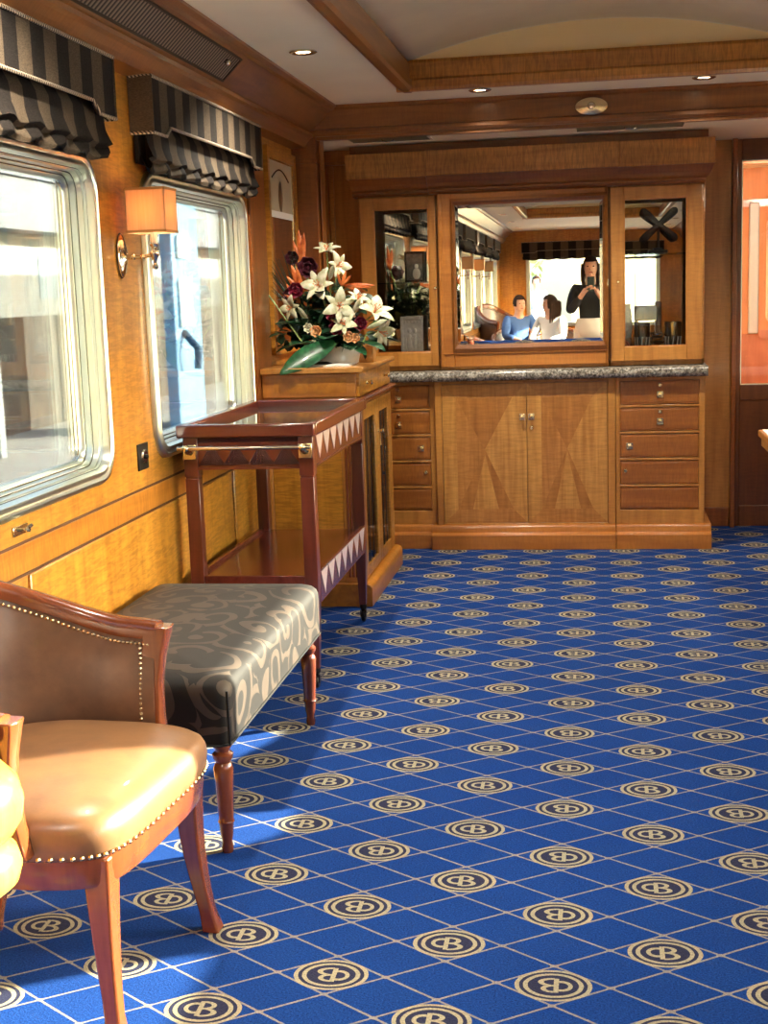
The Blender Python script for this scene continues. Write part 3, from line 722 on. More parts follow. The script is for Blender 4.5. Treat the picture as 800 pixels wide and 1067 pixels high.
# framed mirror on the left wall
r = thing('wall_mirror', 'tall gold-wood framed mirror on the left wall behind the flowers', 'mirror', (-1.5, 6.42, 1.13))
b = MB(); y0, y1, z0, z1 = 6.11, 6.70, 1.125, 2.075
def mitre(b, y0, y1, z0, z1, wd, x0, x1):
    o = [(y0, z0), (y1, z0), (y1, z1), (y0, z1)]; i = [(y0+wd, z0+wd), (y1-wd, z0+wd), (y1-wd, z1-wd), (y0+wd, z1-wd)]
    b.rings([[(x0, *p) for p in o], [(x1, *p) for p in o], [(x1-.004, *p) for p in [(q[0]*.6+w_[0]*.4, q[1]*.6+w_[1]*.4) for q, w_ in zip(o, i)]], [(x1-.004, *p) for p in i], [(x0, *p) for p in i]], cap=False)
mitre(b, y0, y1, z0, z1, .05, -1.499, -1.475); b.build('mirror_frame', M['honey'], r, smooth=False)
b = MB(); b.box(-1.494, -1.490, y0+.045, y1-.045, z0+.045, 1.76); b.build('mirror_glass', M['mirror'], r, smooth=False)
b = MB(); b.box(-1.494, -1.490, y0+.045, y1-.045, 1.79, z1-.045); b.build('reflection_panel', plain('cream painted reflection', 'D8CFB4', .2), r, smooth=False)  # cream plate and pale bar paint in the mirror's bright reflection
b = MB(); b.box(-1.494, -1.488, y0+.045, y1-.045, 1.76, 1.79); b.build('reflection_bar', M['paper'], r, smooth=False)
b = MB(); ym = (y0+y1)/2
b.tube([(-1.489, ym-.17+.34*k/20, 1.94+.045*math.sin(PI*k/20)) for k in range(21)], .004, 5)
b.build('reflection_arch', M['legdark'], r)  # arch and oval below belong to the painted reflection
b = MB(); b.lathe([(.001, 0), (.058, 0), (.050, .002), (.001, .003)], (-1.490, ym, 1.86), 20, axis='x', sx=.75, sy=1.25); b.build('reflection_oval', plain('brown painted reflection oval', '6E5A40', .3), r)
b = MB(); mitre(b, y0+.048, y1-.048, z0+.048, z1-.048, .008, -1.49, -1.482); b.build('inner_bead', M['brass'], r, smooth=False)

# ================================================================== SIDEBOARD ALONG THE FRONT WALL
def knob_plate(parent, x, y, z, name='knob'):
    """small square plate with a T-shaped pull"""
    b = MB(); b.box(x-.017, x+.017, y-.004, y, z-.017, z+.017)
    b.box(x-.012, x+.012, y-.006, y-.004, z-.012, z+.012)
    b.lathe([(.001, -.030), (.008, -.029), (.009, -.022), (.005, -.016), (.004, -.004), (.006, 0), (.001, 0)], (x, y-.004, z), 14, axis='y')
    b.box(x-.004, x+.013, y-.034, y-.028, z-.004, z+.004)
    return b.build(name, M['brass'], parent, bevel=.0012)
def key_hole(parent, x, y, z):
    b = MB(); b.lathe([(.001, -.006), (.008, -.006), (.011, -.003), (.011, 0), (.001, 0)], (x, y, z), 16, axis='y'); b.box(x-.0015, x+.0015, y-.010, y-.005, z-.006, z+.006)
    return b.build('lock', M['brass'], parent)
# centre unit with two marquetry doors
YC = 7.20
r = thing('base_cabinet', 'wide wooden base cabinet with two marquetry doors under the granite top', 'cabinet', (-.40, 7.4, 0))
b = MB(); b.box(-.875, .085, YC+.022, 7.84, .13, .912)
b.box(-.875, -.838, YC, YC+.03, .13, .912); b.box(.045, .085, YC, YC+.03, .13, .912); b.box(-.838, .045, YC, YC+.03, .897, .912); b.box(-.838, .045, YC, YC+.03, .122, .138)
b.build('carcass', M['cab'], r, bevel=.003)
b = MB(); b.prism([(7.84, 0), (7.155, 0), (7.155, .078), (7.162, .084), (7.172, .086), (7.180, .090), (7.182, .118), (7.188, .126), (7.198, .130), (7.84, .130)], 'x', -.905, .085); b.build('plinth', M['cab_x'], r, bevel=.002)
def marq_door(x0, x1, hinge_left):
    z0, z1 = .140, .895; y = YC+.004; bw = .075
    b = MB(); b.box(x0, x1, y, y+.018, z0, z1); dr = b.build('door', M['cab'], r, bevel=.0015)
    xi0, xi1, zi0, zi1 = x0+bw, x1-bw, z0+bw, z1-bw; yy = y-.0012
    def face(nm, pts, mat):
        b = MB(); b.add([(p[0], yy, p[1]) for p in pts] + [(p[0], yy+.0011, p[1]) for p in pts], [list(range(len(pts))), list(range(len(pts), 2*len(pts)))[::-1]] + [(i, (i+1) % len(pts), len(pts)+(i+1) % len(pts), len(pts)+i) for i in range(len(pts))], 0)
        return b.v, b.f
    cxm, czm = (xi0+xi1)/2, zi0+(zi1-zi0)*.54
    pieces = [([(x0, z0), (x0, z1), (xi0, zi1), (xi0, zi0)], 0), ([(x1, z0), (xi1, zi0), (xi1, zi1), (x1, z1)], 0), ([(x0, z1), (x1, z1), (xi1, zi1), (xi0, zi1)], 2), ([(x0, z0), (xi0, zi0), (xi1, zi0), (x1, z0)], 2),
              ([(xi0, zi1), (xi1, zi1), (cxm, czm)], 1), ([(xi0, zi1), (cxm, czm), (xi0, zi0)], 2), ([(xi1, zi1), (xi1, zi0), (cxm, czm)], 0), ([(xi0, zi0), (cxm, czm), (cxm-.07, zi0)], 1), ([(cxm-.07, zi0), (cxm, czm-.03), (cxm+.07, zi0)], 0), ([(cxm, czm), (xi1, zi0), (cxm+.07, zi0)], 1)]
    b = MB()
    for pts, mi in pieces:
        v_, f_ = face('', pts, None); b.add(v_, f_, mi)
    b.build('marquetry', [M['v1'], M['v2'], M['v3']], dr, smooth=False)
    kx = x1-.022 if hinge_left else x0+.022
    knob_plate(dr, kx, y, .715)
    if not hinge_left: key_hole(dr, kx, y, .655)
marq_door(-.835, -.384, True); marq_door(-.380, .042, False)
# drawer units
def drawer_unit(x0, x1, yf, label, side):
    r = thing('drawer_cabinet', label, 'cabinet', ((x0+x1)/2, 7.4, 0))
    b = MB(); b.box(x0, x1, yf+.02, 7.84, .13, .912)
    b.box(x0, x0+.022, yf, yf+.03, .13, .912); b.box(x1-.030, x1, yf, yf+.03, .13, .912)
    rows = [.895, .757, .614, .471, .330, .195]
    hh = [(.768, .895), (.628, .752), (.486, .612), (.343, .470), (.212, .328)]
    for z in (.903, .760, .620, .478, .3355): b.box(x0+.02, x1-.028, yf, yf+.03, z-.006 if z < .9 else z-.007, z+.006 if z < .9 else .912)
    b.box(x0+.02, x1-.028, yf, yf+.03, .13, .205)
    b.build('carcass', M['cab'], r, bevel=.002)
    b = MB(); q = yf-7.20
    b.prism([(7.84, 0), (7.155+q, 0), (7.155+q, .078), (7.162+q, .084), (7.172+q, .086), (7.180+q, .090), (7.182+q, .118), (7.188+q, .126), (7.198+q, .130), (7.84, .130)], 'x', x0, x1+(.035 if side > 0 else -.030)); b.build('plinth', M['cab_x'], r, bevel=.002)
    for i, (z0, z1) in enumerate(hh):
        b = MB(); b.box(x0+.024, x1-.032, yf+.003, yf+.022, z0+.003, z1-.003); b.box(x0+.032, x1-.040, yf+.0015, yf+.004, z0+.011, z1-.011)
        d = b.build('drawer', M['cab_d'], r, bevel=.0015); xm, zm = (x0+x1)/2, (z0+z1)/2; y = yf+.0015
        if i < 2: knob_plate(d, xm, y, zm-.012); key_hole(d, xm, y, zm+.038)
        elif i == 2: knob_plate(d, (x0+.072) if side > 0 else (x1-.085), y, zm)
        elif i == 3: key_hole(d, (x0+.050) if side > 0 else (x1-.060), y, zm+.01)
drawer_unit(-1.285, -.877, 7.23, 'five-drawer cabinet left of the marquetry doors, half hidden by the corner console', -1)
drawer_unit(.087, .548, 7.205, 'five-drawer cabinet right of the marquetry doors, by the glazed door', 1)
# granite top with a softly broken front edge
b = MB(); n = 60; rnd = random.Random(4); rs = []
for i in range(n+1):
    x = -1.30 + (1.86)*i/n; yf = 7.152 + (.02 if x < -.89 else 0) + rnd.uniform(-.002, .002); j = rnd.uniform(-.0015, .0015)
    rs.append([(x, 7.84, .914), (x, yf+.012, .914), (x, yf+.002, .922+j), (x, yf, .940), (x, yf+.003, .957+j), (x, yf+.014, .966), (x, 7.84, .967)])
b.rings(rs); tag(b.build('worktop', M['marble'], angle=60), 'grey speckled granite worktop along the whole sideboard', 'worktop')
# upper units
YH = 7.26
def carc(b, x0, x1, yf, z0=.969, z1=1.905):
    b.box(x0, x1, 7.46, 7.62, z0, z1); b.box(x0, x0+.016, yf+.02, 7.60, z0, z1); b.box(x1-.016, x1, yf+.02, 7.60, z0, z1); b.box(x0, x1, yf+.02, 7.60, z0, z0+.03); b.box(x0, x1, yf+.02, 7.60, z1-.03, z1)
def door_frame(b, x0, x1, z0, z1, y, wl, wr, wb, wt, th=.02):
    b.box(x0, x0+wl, y, y+th, z0, z1); b.box(x1-wr, x1, y, y+th, z0, z1); b.box(x0+wl, x1-wr, y, y+th, z0, z0+wb); b.box(x0+wl, x1-wr, y, y+th, z1-wt, z1)
def bevel_rim(b, x0, x1, z0, z1, y, w_=.014):
    o = [(x0, z0), (x1, z0), (x1, z1), (x0, z1)]; i = [(x0+w_, z0+w_), (x1-w_, z0+w_), (x1-w_, z1-w_), (x0+w_, z1-w_)]
    b.rings([[(p[0], y, p[1]) for p in o], [(p[0], y-.0022, p[1]) for p in i]], cap=False)
def display_cab(x0, x1, label, gx0, gx1, knob_right, left):
    r = thing('display_cabinet', label, 'cabinet', ((x0+x1)/2, 7.4, .967))
    b = MB(); carc(b, x0, x1, 7.285); b.build('carcass', M['cab'], r, bevel=.002)
    b = MB(); b.box(x0+.016, x1-.016, 7.450, 7.456, .999, 1.875); b.build('mirror_back', M['mirror'], r, smooth=False)
    b = MB(); door_frame(b, x0+.012, x1-.012, .995, 1.895, 7.272, gx0-x0-.012, x1-.012-gx1, .075, .062)
    d = b.build('door', M['cab'], r, bevel=.003)
    b = MB(); b.box(gx0-.002, gx1+.002, 7.284, 7.288, 1.066, 1.836); g = b.build('pane', M['clear'], d, smooth=False)
    b = MB(); door_frame(b, gx0, gx1, 1.069, 1.834, 7.276, .006, .006, .006, .006, .008); b.build('glazing_bead', M['cab_x'], d)
    kx = (gx1+.028) if knob_right else (gx0-.030)
    b = MB(); b.lathe([(.001, -.012), (.006, -.012), (.009, -.006), (.010, 0), (.001, 0)], (kx, 7.272, 1.41), 16, axis='y'); b.build('knob', M['brass'], d)
    b = MB(); zs = 1.44 if left else 1.545
    b.box(x0+.018, x1-.018, 7.31, 7.449, zs, zs+.006); b.build('glass_shelf', M['crystal'], r, smooth=False)
    return zs+.006
zL = display_cab(-1.275, -.842, 'left glazed display cabinet holding framed pictures, beside the flowers', -1.188, -.892, True, True)
zR = display_cab(.052, .548, 'right glazed display cabinet holding silverware and a black cross shape', .134, .458, False, False)
# centre mirror cabinet stands slightly forward
r = thing('mirror_cabinet', 'middle upper cabinet with a big square mirror reflecting the woman photographing', 'cabinet', (-.4, 7.4, .967))
b = MB(); b.box(-.842, .052, 7.27, 7.60, .969, 1.905); b.build('carcass', M['cab'], r, bevel=.002)
b = MB(); door_frame(b, -.840, .050, .985, 1.900, 7.250, .075, .010, .085, .038, .02)
b.box(-.8395, -.818, 7.244, 7.252, .985, 1.9); b.box(-.83, .04, 7.242, 7.252, 1.052, 1.062); b.build('door_frame', M['cab_x'], r, bevel=.004)
b = MB()
o = [(-.772, 1.062), (.048, 1.062), (.048, 1.872), (-.772, 1.872)]; i_ = [(-.748, 1.104), (.026, 1.104), (.026, 1.838), (-.748, 1.838)]
mid = [tuple(a*.5+c*.5 for a, c in zip(p, q)) for p, q in zip(o, i_)]
b.rings([[(p[0], 7.268, p[1]) for p in o], [(p[0], 7.240, p[1]) for p in o], [(p[0], 7.232, p[1]) for p in mid], [(p[0], 7.244, p[1]) for p in mid], [(p[0], 7.252, p[1]) for p in i_], [(p[0], 7.268, p[1]) for p in i_]], cap=False)
b.build('mirror_moulding', M['dark_x'], r, smooth=False)
mr = Matrix.Translation((-.36, 7.262, 1.47)) @ Matrix.Rotation(math.radians(.30), 4, 'Z') @ Matrix.Rotation(math.radians(.06), 4, 'X')
b = MB(); b.M = mr; b.box(-.392, .390, -.001, .003, -.368, .370); b.build('mirror_glass', M['mirror'], r, smooth=False)
b = MB(); b.M = mr; bevel_rim(b, -.389, .387, -.366, .368, -.001, .018); b.build('bevelled_rim', M['mirror'], r, smooth=False)
b = MB(); b.box(.040, .052, 7.246, 7.252, 1.395, 1.425); b.build('hinge', M['brass'], r)
# crown: flat figured frieze over a cove moulding, with breaks
r = thing('cabinet_cornice', 'stepped wooden cornice with figured frieze across the top of the display cabinets', 'cornice', (-.37, 7.3, 1.9))
def crown(b, x0, x1, q, endl, endr):
    pr = [(7.62, 1.902), (7.262, 1.902), (7.256, 1.912), (7.246, 1.916), (7.246, 1.926), (7.222, 1.936), (7.200, 1.955), (7.178, 1.980), (7.170, 1.988), (7.160, 1.992), (7.62, 1.992)]
    rs = []
    for k, (xe, s_, e_) in enumerate(((x0, -1, endl), (x1, 1, endr))):
        rs.append([(xe + s_*e_*(7.26-min(p[0], 7.26)), p[0]+q, p[1]) for p in pr])
    b.rings(rs)
b = MB(); crown(b, -1.30, -.89, .028, 0, 0); crown(b, -.885, .105, 0, 0, 0); crown(b, .105, .548, .022, 0, .45); b.build('cove_moulding', M['dark_x'], r, smooth=False)
b = MB(); b.box(-1.315, -.885, 7.180, 7.62, 1.990, 2.118); b.box(-.885, .112, 7.150, 7.62, 1.990, 2.118); b.box(.112, .590, 7.168, 7.62, 1.990, 2.118); b.build('frieze', M['frieze'], r, bevel=.003)
b = MB(); b.box(-1.30, .56, 7.24, 7.62, 2.118, 2.162); b.build('top_board', M['dark_x'], r)
# objects in the left cabinet
r = thing('picture_frame', 'pale silver frame with engraved figures standing low in the left display cabinet', 'picture', (-1.0, 7.36, 1.0))
xa, xb, za, zb = -1.068, -.945, 1.03, 1.262; yy = 7.335
b = MB(); door_frame(b, xa, xb, za, zb, yy, .014, .014, .016, .016, .014); b.box(xa+.01, xb-.01, yy+.008, yy+.013, za+.01, zb-.01); b.build('frame', M['silver'], r, bevel=.002)
b = MB(); w_ = xb-xa
for xx in (xa+w_*.38, xa+w_*.62):
    b.ball((xx, yy+.006, za+.155), (.012, .006, .015), 10); b.ball((xx, yy+.006, za+.085), (.017, .007, .058), 12)
    b.tube([(xx-.016, yy+.004, za+.12), (xx-.022, yy+.004, za+.08), (xx-.014, yy+.004, za+.04)], .004, 6); b.tube([(xx+.016, yy+.004, za+.12), (xx+.022, yy+.004, za+.08), (xx+.014, yy+.004, za+.04)], .004, 6)
for k in range(5): b.ball((xa+.024+k*.0185, yy+.006, zb-.030), (.007, .004, .007), 8)
b.build('relief_figures', M['silver'], r)
b = MB(); b.box(xa+.03, xb-.03, 7.37, 7.40, 1.0, 1.035); b.box(xa-.005, xb+.005, 7.325, 7.40, 1.0, 1.03); b.build('stand', M['black'], r)
r = thing('picture_frame', 'dark framed photograph standing on the glass shelf of the left display cabinet', 'picture', (-.99, 7.40, zL))
xa, xb, za, zb, yy = -1.045, -.935, zL, zL+.165, 7.40
b = MB(); door_frame(b, xa, xb, za, zb, yy, .012, .012, .012, .012, .012); b.box(xa, xb, yy+.010, yy+.014, za, zb); b.build('frame', M['black'], r, bevel=.001)
b = MB(); b.box(xa+.012, xb-.012, yy+.005, yy+.009, za+.012, zb-.012); pc = b.build('photograph', plain('grey photo', '6C6A66', .3, noise=.6, nscale=30), r)
b = MB(); b.ball((-.98, yy+.003, za+.085), (.011, .002, .014), 10); b.ball((-.98, yy+.003, za+.045), (.022, .002, .032), 12); b.build('portrait', plain('pale portrait', 'D8D4CC', .4), pc)
# objects in the right cabinet
r = thing('cross_ornament', 'black cross ornament on a stand on the shelf of the right display cabinet', 'ornament', (.32, 7.40, zR))
b = MB(); xc, zc = .318, 1.700
b.M = Matrix.Translation((xc, 7.36, zc)) @ Matrix.Diagonal((1, .4, 1, 1))
for a in (.72, -.72, PI-.72, PI+.72):
    dx, dz = math.cos(a), math.sin(a); pts = [(dx*t, 0, dz*t) for t in (0, .03, .06, .09, .112, .124)]
    b.tube(pts, [.014, .016, .019, .021, .019, .007], 12)
b.build('blades', M['black'], r)
b = MB(); b.tube([(xc, 7.372, zR+.02), (xc, 7.372, zc)], .004, 8); b.build('stand_rod', M['dkmetal'], r)
b = MB(); b.box(xc-.055, xc+.045, 7.345, 7.40, zR, zR+.018); b.box(xc-.03, xc+.02, 7.352, 7.392, zR+.018, zR+.030); b.build('stand_foot', M['black'], r, bevel=.004)
fl = 1.0
def tumbler(x, y, h, rr, label):
    r = thing('crystal_glass', label, 'glass', (x, y, fl), group='cut crystal glasses in the right display cabinet')
    b = MB(); seg = 20; pr = [(.001, .0), (rr*.8, 0), (rr*.82, .01), (rr, h*.6), (rr*1.05, h), (rr*.98, h), (rr*.92, h*.6), (rr*.7, .02), (.001, .018)]
    b.lathe(pr, (x, y, fl), seg); b.build('bowl', M['crystal'], r, angle=15)
    b = MB()
    for k in range(10):
        a = 2*PI*k/10; b.tube([(x+rr*.86*math.cos(a), y+rr*.86*math.sin(a), fl+.01), (x+rr*1.02*math.cos(a+.3), y+rr*1.02*math.sin(a+.3), fl+h*.6)], .003, 5)
    b.build('cut_pattern', M['silver'], r)
tumbler(.232, 7.405, .19, .040, 'tall cut crystal glass on the left in the right display cabinet')
tumbler(.395, 7.405, .19, .042, 'tall cut crystal glass on the right in the right display cabinet')
r = thing('silver_dish_stack', 'stack of polished silver dishes at the bottom of the right display cabinet', 'dishes', (.305, 7.345, fl))
for k, (rr, zz) in enumerate(((.040, .035), (.038, .060), (.035, .085), (.030, .108))):
    b = MB(); b.lathe([(.001, 0), (rr*.55, 0), (rr*.9, .012), (rr, .022), (rr*1.02, .024), (rr*.95, .020), (rr*.5, .006), (.001, .005)], (.310, 7.352, fl+zz), 28, sx=1.1, sy=1); b.build('dish', M['chrome'], r)
b = MB(); b.lathe([(.001, 0), (.038, 0), (.034, .008), (.020, .014), (.022, .030), (.034, .036), (.001, .037)], (.310, 7.352, fl), 24, sy=1); b.build('foot', M['chrome'], r)
r = thing('dark_legged_block', 'dark legged block behind the glassware in the right display cabinet', 'stand', (.27, 7.43, fl))
b = MB(); b.box(.19, .335, 7.415, 7.445, fl+.20, fl+.28); b.box(.19, .215, 7.43, 7.445, fl, fl+.2); b.box(.30, .335, 7.415, 7.445, fl+.1, fl+.30); b.box(.20, .32, 7.43, 7.445, fl, fl+.02); b.build('body', M['legdark'], r, bevel=.01)  # plain dark block with legs
r = thing('rosette_box', 'small brown box with a red rosette, lower left in the right display cabinet', 'box', (.165, 7.34, fl))
b = MB(); b.box(.085, .175, 7.31, 7.355, fl, fl+.115); b.build('body', M['legdark'], r, bevel=.006)
b = MB()
for k in range(3): b.tube([(.130+(.010+.011*k)*math.cos(a*PI/8), 7.308, fl+.07+(.010+.011*k)*math.sin(a*PI/8)) for a in range(17)], .0035, 6)
b.build('rosette', M['red'], r)
r = thing('silver_vase', 'slim pale vase at the left inside the right display cabinet', 'vase', (.165, 7.46, fl))
b = MB(); b.lathe([(.001, 0), (.028, 0), (.030, .01), (.022, .03), (.028, .10), (.036, .18), (.030, .25), (.024, .28), (.028, .29), (.020, .28), (.001, .27)], (.148, 7.405, fl), 20, sx=.9, sy=.9); b.build('body', M['silver'], r)

# ================================================================== CORNER CONSOLE
r = thing('console_cabinet', 'honey maple corner console with glazed side doors, carrying the flowers', 'cabinet', (-1.27, 6.3, 0))
x1, y0, y1 = -1.045, 5.855, 6.76
b = MB(); b.box(-1.485, x1-.014, y0+.012, y1, .105, 1.05); b.build('carcass', M['honey'], r, bevel=.002)
b = MB(); b.prism([(-1.485, 0), (-1.012, 0), (-1.012, .084), (-1.020, .096), (-1.036, .104), (-1.485, .104)], 'y', 5.822, y1+.02); b.build('plinth', M['honey_y'], r, bevel=.003)
b = MB(); b.prism([(-1.485, 1.052), (-1.030, 1.052), (-1.022, 1.060), (-1.022, 1.072), (-1.030, 1.078), (-1.485, 1.078)], 'y', 5.830, y1+.02); b.build('top', M['cab'], r, bevel=.003)
b = MB(); b.prism([(-1.485, .905), (x1+.002, .905), (-1.022, .922), (-1.018, .932), (-1.028, .940), (-1.485, .942)], 'y', 5.832, y1+.02); b.build('waist_moulding', M['mahog_y'], r, bevel=.003)
# near face: frame, panel, slim pilaster
b = MB(); door_frame(b, -1.485, -1.06, .105, .905, y0, .030, .075, .07, .05, .014); b.build('end_frame', M['cab'], r, bevel=.003)
b = MB(); b.box(-1.452, -1.138, y0+.006, y0+.014, .178, .852); b.build('end_panel', M['honey_p'], r)
b = MB()
for k in range(4): b.tube([(-1.116+k*.016, y0-.001, .13), (-1.116+k*.016, y0-.001, .89)], .0065, 8)
b.build('pilaster', M['chairwood'], r)
b = MB(); b.box(-1.485, -1.06, y0, y0+.014, .945, 1.05); b.build('end_frieze', M['cab_x'], r, bevel=.003)
b = MB(); b.box(-1.43, -1.10, y0-.002, y0, .965, 1.032); b.build('end_frieze_panel', M['honey_y'], r)
# drawer on the right face
b = MB(); b.box(x1-.016, x1, y0+.01, y1-.01, .946, 1.048); dr = b.build('drawer', M['honey_p'], r, bevel=.002)
def side_knob(par, y, z):
    b = MB(); b.lathe([(.001, .030), (.009, .028), (.011, .021), (.006, .014), (.005, .004), (.009, 0), (.001, 0)], (x1, y, z), 14, axis='x'); b.build('knob', M['brass'], par)
side_knob(dr, 6.06, .995); side_knob(dr, 6.56, .995)
# glazed doors
def glazed(ya, yb, oa, ob, kn):
    b = MB(); q = (.112, .900)
    b.box(x1-.018, x1, ya, oa, *q); b.box(x1-.018, x1, ob, yb, *q); b.box(x1-.018, x1, oa, ob, q[0], .165); b.box(x1-.018, x1, oa, ob, .832, q[1])
    d = b.build('door', M['honey'], r, bevel=.0025)
    b = MB(); b.box(x1-.012, x1-.008, oa-.004, ob+.004, .160, .836); b.build('pane', M['smoke'], d, smooth=False)
    b = MB(); ym = (oa+ob)/2
    for j in range(2): b.tube([(x1-.008, oa+(ob-oa)*(.33+.34*j), .165), (x1-.008, oa+(ob-oa)*(.33+.34*j), .832)], .0025, 6)
    b.build('lattice', M['dkmetal'], d)
    if kn:
        side_knob(d, kn, .745)
        b = MB(); b.tube([(x1+.006, kn, .735), (x1+.010, kn, .700), (x1+.008, kn, .675)], [.004, .003, .006], 8); b.build('key_tassel', M['brass'], d)
glazed(y0+.012, 6.305, 5.945, 6.235, None); glazed(6.309, y1-.012, 6.375, 6.635, 6.335)

# ================================================================== SERVING TROLLEY
r = thing('serving_trolley', 'red mahogany two-tier serving trolley with brass handle and ivory triangle inlay', 'trolley', (-1.22, 5.06, 0))
tx0, tx1, ty0, ty1 = -1.470, -.972, 4.530, 5.605
def leg_pos(): return [(tx0+.045, ty0+.045), (tx1-.037, ty0+.045), (tx0+.045, ty1-.045), (tx1-.037, ty1-.045)]
for x, y in leg_pos():
    b = MB(); b.box(x-.026, x+.026, y-.026, y+.026, .775, .915); b.box(x-.023, x+.023, y-.023, y+.023, .768, .775)
    sq = lambda h, z: [(x-h, y-h, z), (x+h, y-h, z), (x+h, y+h, z), (x-h, y+h, z)]
    b.rings([sq(.0245, .768), sq(.0245, .43), sq(.022, .30), sq(.014, .075)])
    lg = b.build('leg', M['mahog'], r, bevel=.002)
    b = MB(); b.lathe([(.001, .076), (.015, .076), (.016, .060), (.009, .052), (.008, .046), (.001, .046)], (x, y, 0), 14); b.build('ferrule', M['dkmetal'], lg)
    b = MB(); b.lathe([(.001, -.008), (.020, -.008), (.023, -.005), (.023, .005), (.020, .008), (.001, .008)], (x, y+.004, .023), 18, axis='x'); b.box(x-.012, x-.009, y-.008, y+.012, .02, .05); b.box(x+.009, x+.012, y-.008, y+.012, .02, .05); b.build('castor', M['dkmetal'], lg)
b = MB()
for a in ((tx0, tx1, ty0, ty0+.040), (tx0, tx1, ty1-.040, ty1), (tx0, tx0+.040, ty0+.04, ty1-.04), (tx1-.040, tx1, ty0+.04, ty1-.04)): b.box(a[0], a[1], a[2], a[3], .914, .960)
b.build('tray_rim', M['mahog_x'], r, bevel=.006)
b = MB(); b.box(tx0+.038, tx1-.038, ty0+.038, ty1-.038, .925, .933); b.build('glass_top', plain('dark mirror glass', '9A958A', .02, .9), r, smooth=False)
b = MB(); b.box(tx0+.07, tx1-.06, ty0+.025, ty0+.043, .800, .916); b.box(tx0+.07, tx1-.06, ty1-.043, ty1-.025, .800, .916); b.box(tx0+.025, tx0+.043, ty0+.07, ty1-.07, .800, .916); b.box(tx1-.032, tx1-.014, ty0+.07, ty1-.07, .800, .916); b.build('apron', M['mahog_y'], r, bevel=.002)
b = MB(); b.box(tx0+.07, tx1-.06, ty0+.018, ty0+.028, .800, .808); b.box(tx1-.018, tx1-.010, ty0+.07, ty1-.07, .798, .806); b.build('apron_bead', M['mahog_x'], r)
# carved herringbone on the front apron
b = MB(); xa, xb, za, zb = tx0+.075, tx1-.065, .812, .912; yy = ty0+.0240; n = 4; w_ = (xb-xa)/n
for k in range(n):
    xc = xa+w_*(k+.5)
    for j in range(6):
        t = j/6
        # ridges running up to the middle inside each triangle, and down outside
        for s_ in (-1, 1):
            p0 = (xc+s_*w_*.5*(1-t), za+.004); p1 = (xc, za+.004+(zb-za-.03)*(1-t))
            b.tube([(p0[0], yy, p0[1]), (p1[0], yy, p1[1])], .0032, 6)
for k in range(60):
    x = xa+(xb-xa)*k/59; b.tube([(x-.006, yy, zb-.016), (x+.006, yy, zb-.002)], .002, 4)
b.build('carved_band', M['carved'], r)
# brass towel-rail handle
for x in (tx0+.045, tx1-.037):
    b = MB(); b.box(x-.024, x+.024, ty0+.006, ty0+.020, .838, .890); b.tube([(x, ty0+.012, .866), (x, ty0-.018, .872), (x, ty0-.034, .880)], [.016, .012, .010], 12); b.ball((x, ty0-.036, .882), .014, 12); b.build('handle_bracket', M['brass'], r, bevel=.002)
b = MB(); b.tube([(tx0+.015, ty0-.036, .882), (tx1-.008, ty0-.036, .882)], .0075, 14); b.build('handle', M['chrome'], r)
# shelf
b = MB(); b.box(tx0+.030, tx1-.022, ty0+.030, ty1-.030, .385, .402); b.build('shelf', M['mahog_x'], r, bevel=.002)
b = MB(); b.box(tx0+.07, tx1-.06, ty0+.025, ty0+.043, .340, .415); b.box(tx0+.07, tx1-.06, ty1-.043, ty1-.025, .340, .400); b.box(tx0+.025, tx0+.043, ty0+.07, ty1-.07, .340, .415); b.box(tx1-.032, tx1-.014, ty0+.07, ty1-.07, .310, .425); b.build('shelf_rail', M['mahog_y'], r, bevel=.002)
def tris(z0, z1, n):
    b = MB(); ya, yb = ty0+.078, ty1-.078; w_ = (yb-ya)/n; x = tx1-.0138
    for k in range(n):
        y = ya+w_*k; pts = [(y+.006, z1), (y+w_-.006, z1), (y+w_*.5, z0)]
        b.add([(x, *p) for p in pts]+[(x+.0016, *p) for p in pts], [(0, 1, 2), (5, 4, 3), (0, 3, 4, 1), (1, 4, 5, 2), (2, 5, 3, 0)])
    b.build('triangle_inlay', M['inlay'], r, smooth=False)
tris(.822, .908, 7); tris(.328, .418, 7)

# ================================================================== UPHOLSTERED BENCH
r = thing('bench', 'long upholstered bench in dark swirl damask on turned legs, beside the trolley', 'bench', (-1.2, 3.67, 0))
bx0, bx1, by0, by1 = -1.475, -.912, 3.095, 4.235
def bench_ring(ins, z, rr, dome=0):
    pts = []; x0, x1, y0, y1 = bx0+ins, bx1-ins, by0+ins, by1-ins; n = 6
    for cx_, cy_, a0 in ((x1-rr, y1-rr, 0), (x0+rr, y1-rr, PI/2), (x0+rr, y0+rr, PI), (x1-rr, y0+rr, 1.5*PI)):
        for k in range(n): a = a0+k*PI/2/(n-1); pts.append((cx_+rr*math.cos(a), cy_+rr*math.sin(a), z))
    out = []
    for i in range(len(pts)):   # subdivide so the dome reads
        p, q = pts[i], pts[(i+1) % len(pts)]; d_ = math.dist(p, q); m_ = max(1, int(d_/.08))
        for k in range(m_): out.append(tuple(p[j]+(q[j]-p[j])*k/m_ for j in range(3)))
    return out
base = bench_ring(0, 0, .03)
cxb, cyb = (bx0+bx1)/2, (by0+by1)/2
def scaled(f, z, grow=0):
    o = []
    for p in base:
        dx, dy = p[0]-cxb, p[1]-cyb; o.append((cxb+dx*f+math.copysign(grow, dx)*(abs(dx) > .2), cyb+dy*(1-(1-f)*.5)+math.copysign(grow, dy)*(abs(dy) > .5), z))
    return o
b = MB(); prof = [(.93, .296), (.995, .296), (1.0, .305), (1.0, .36), (1.004, .41), (1.0, .432), (.985, .446), (.95, .457), (.88, .466), (.72, .474), (.5, .480), (.25, .484), (.02, .485)]
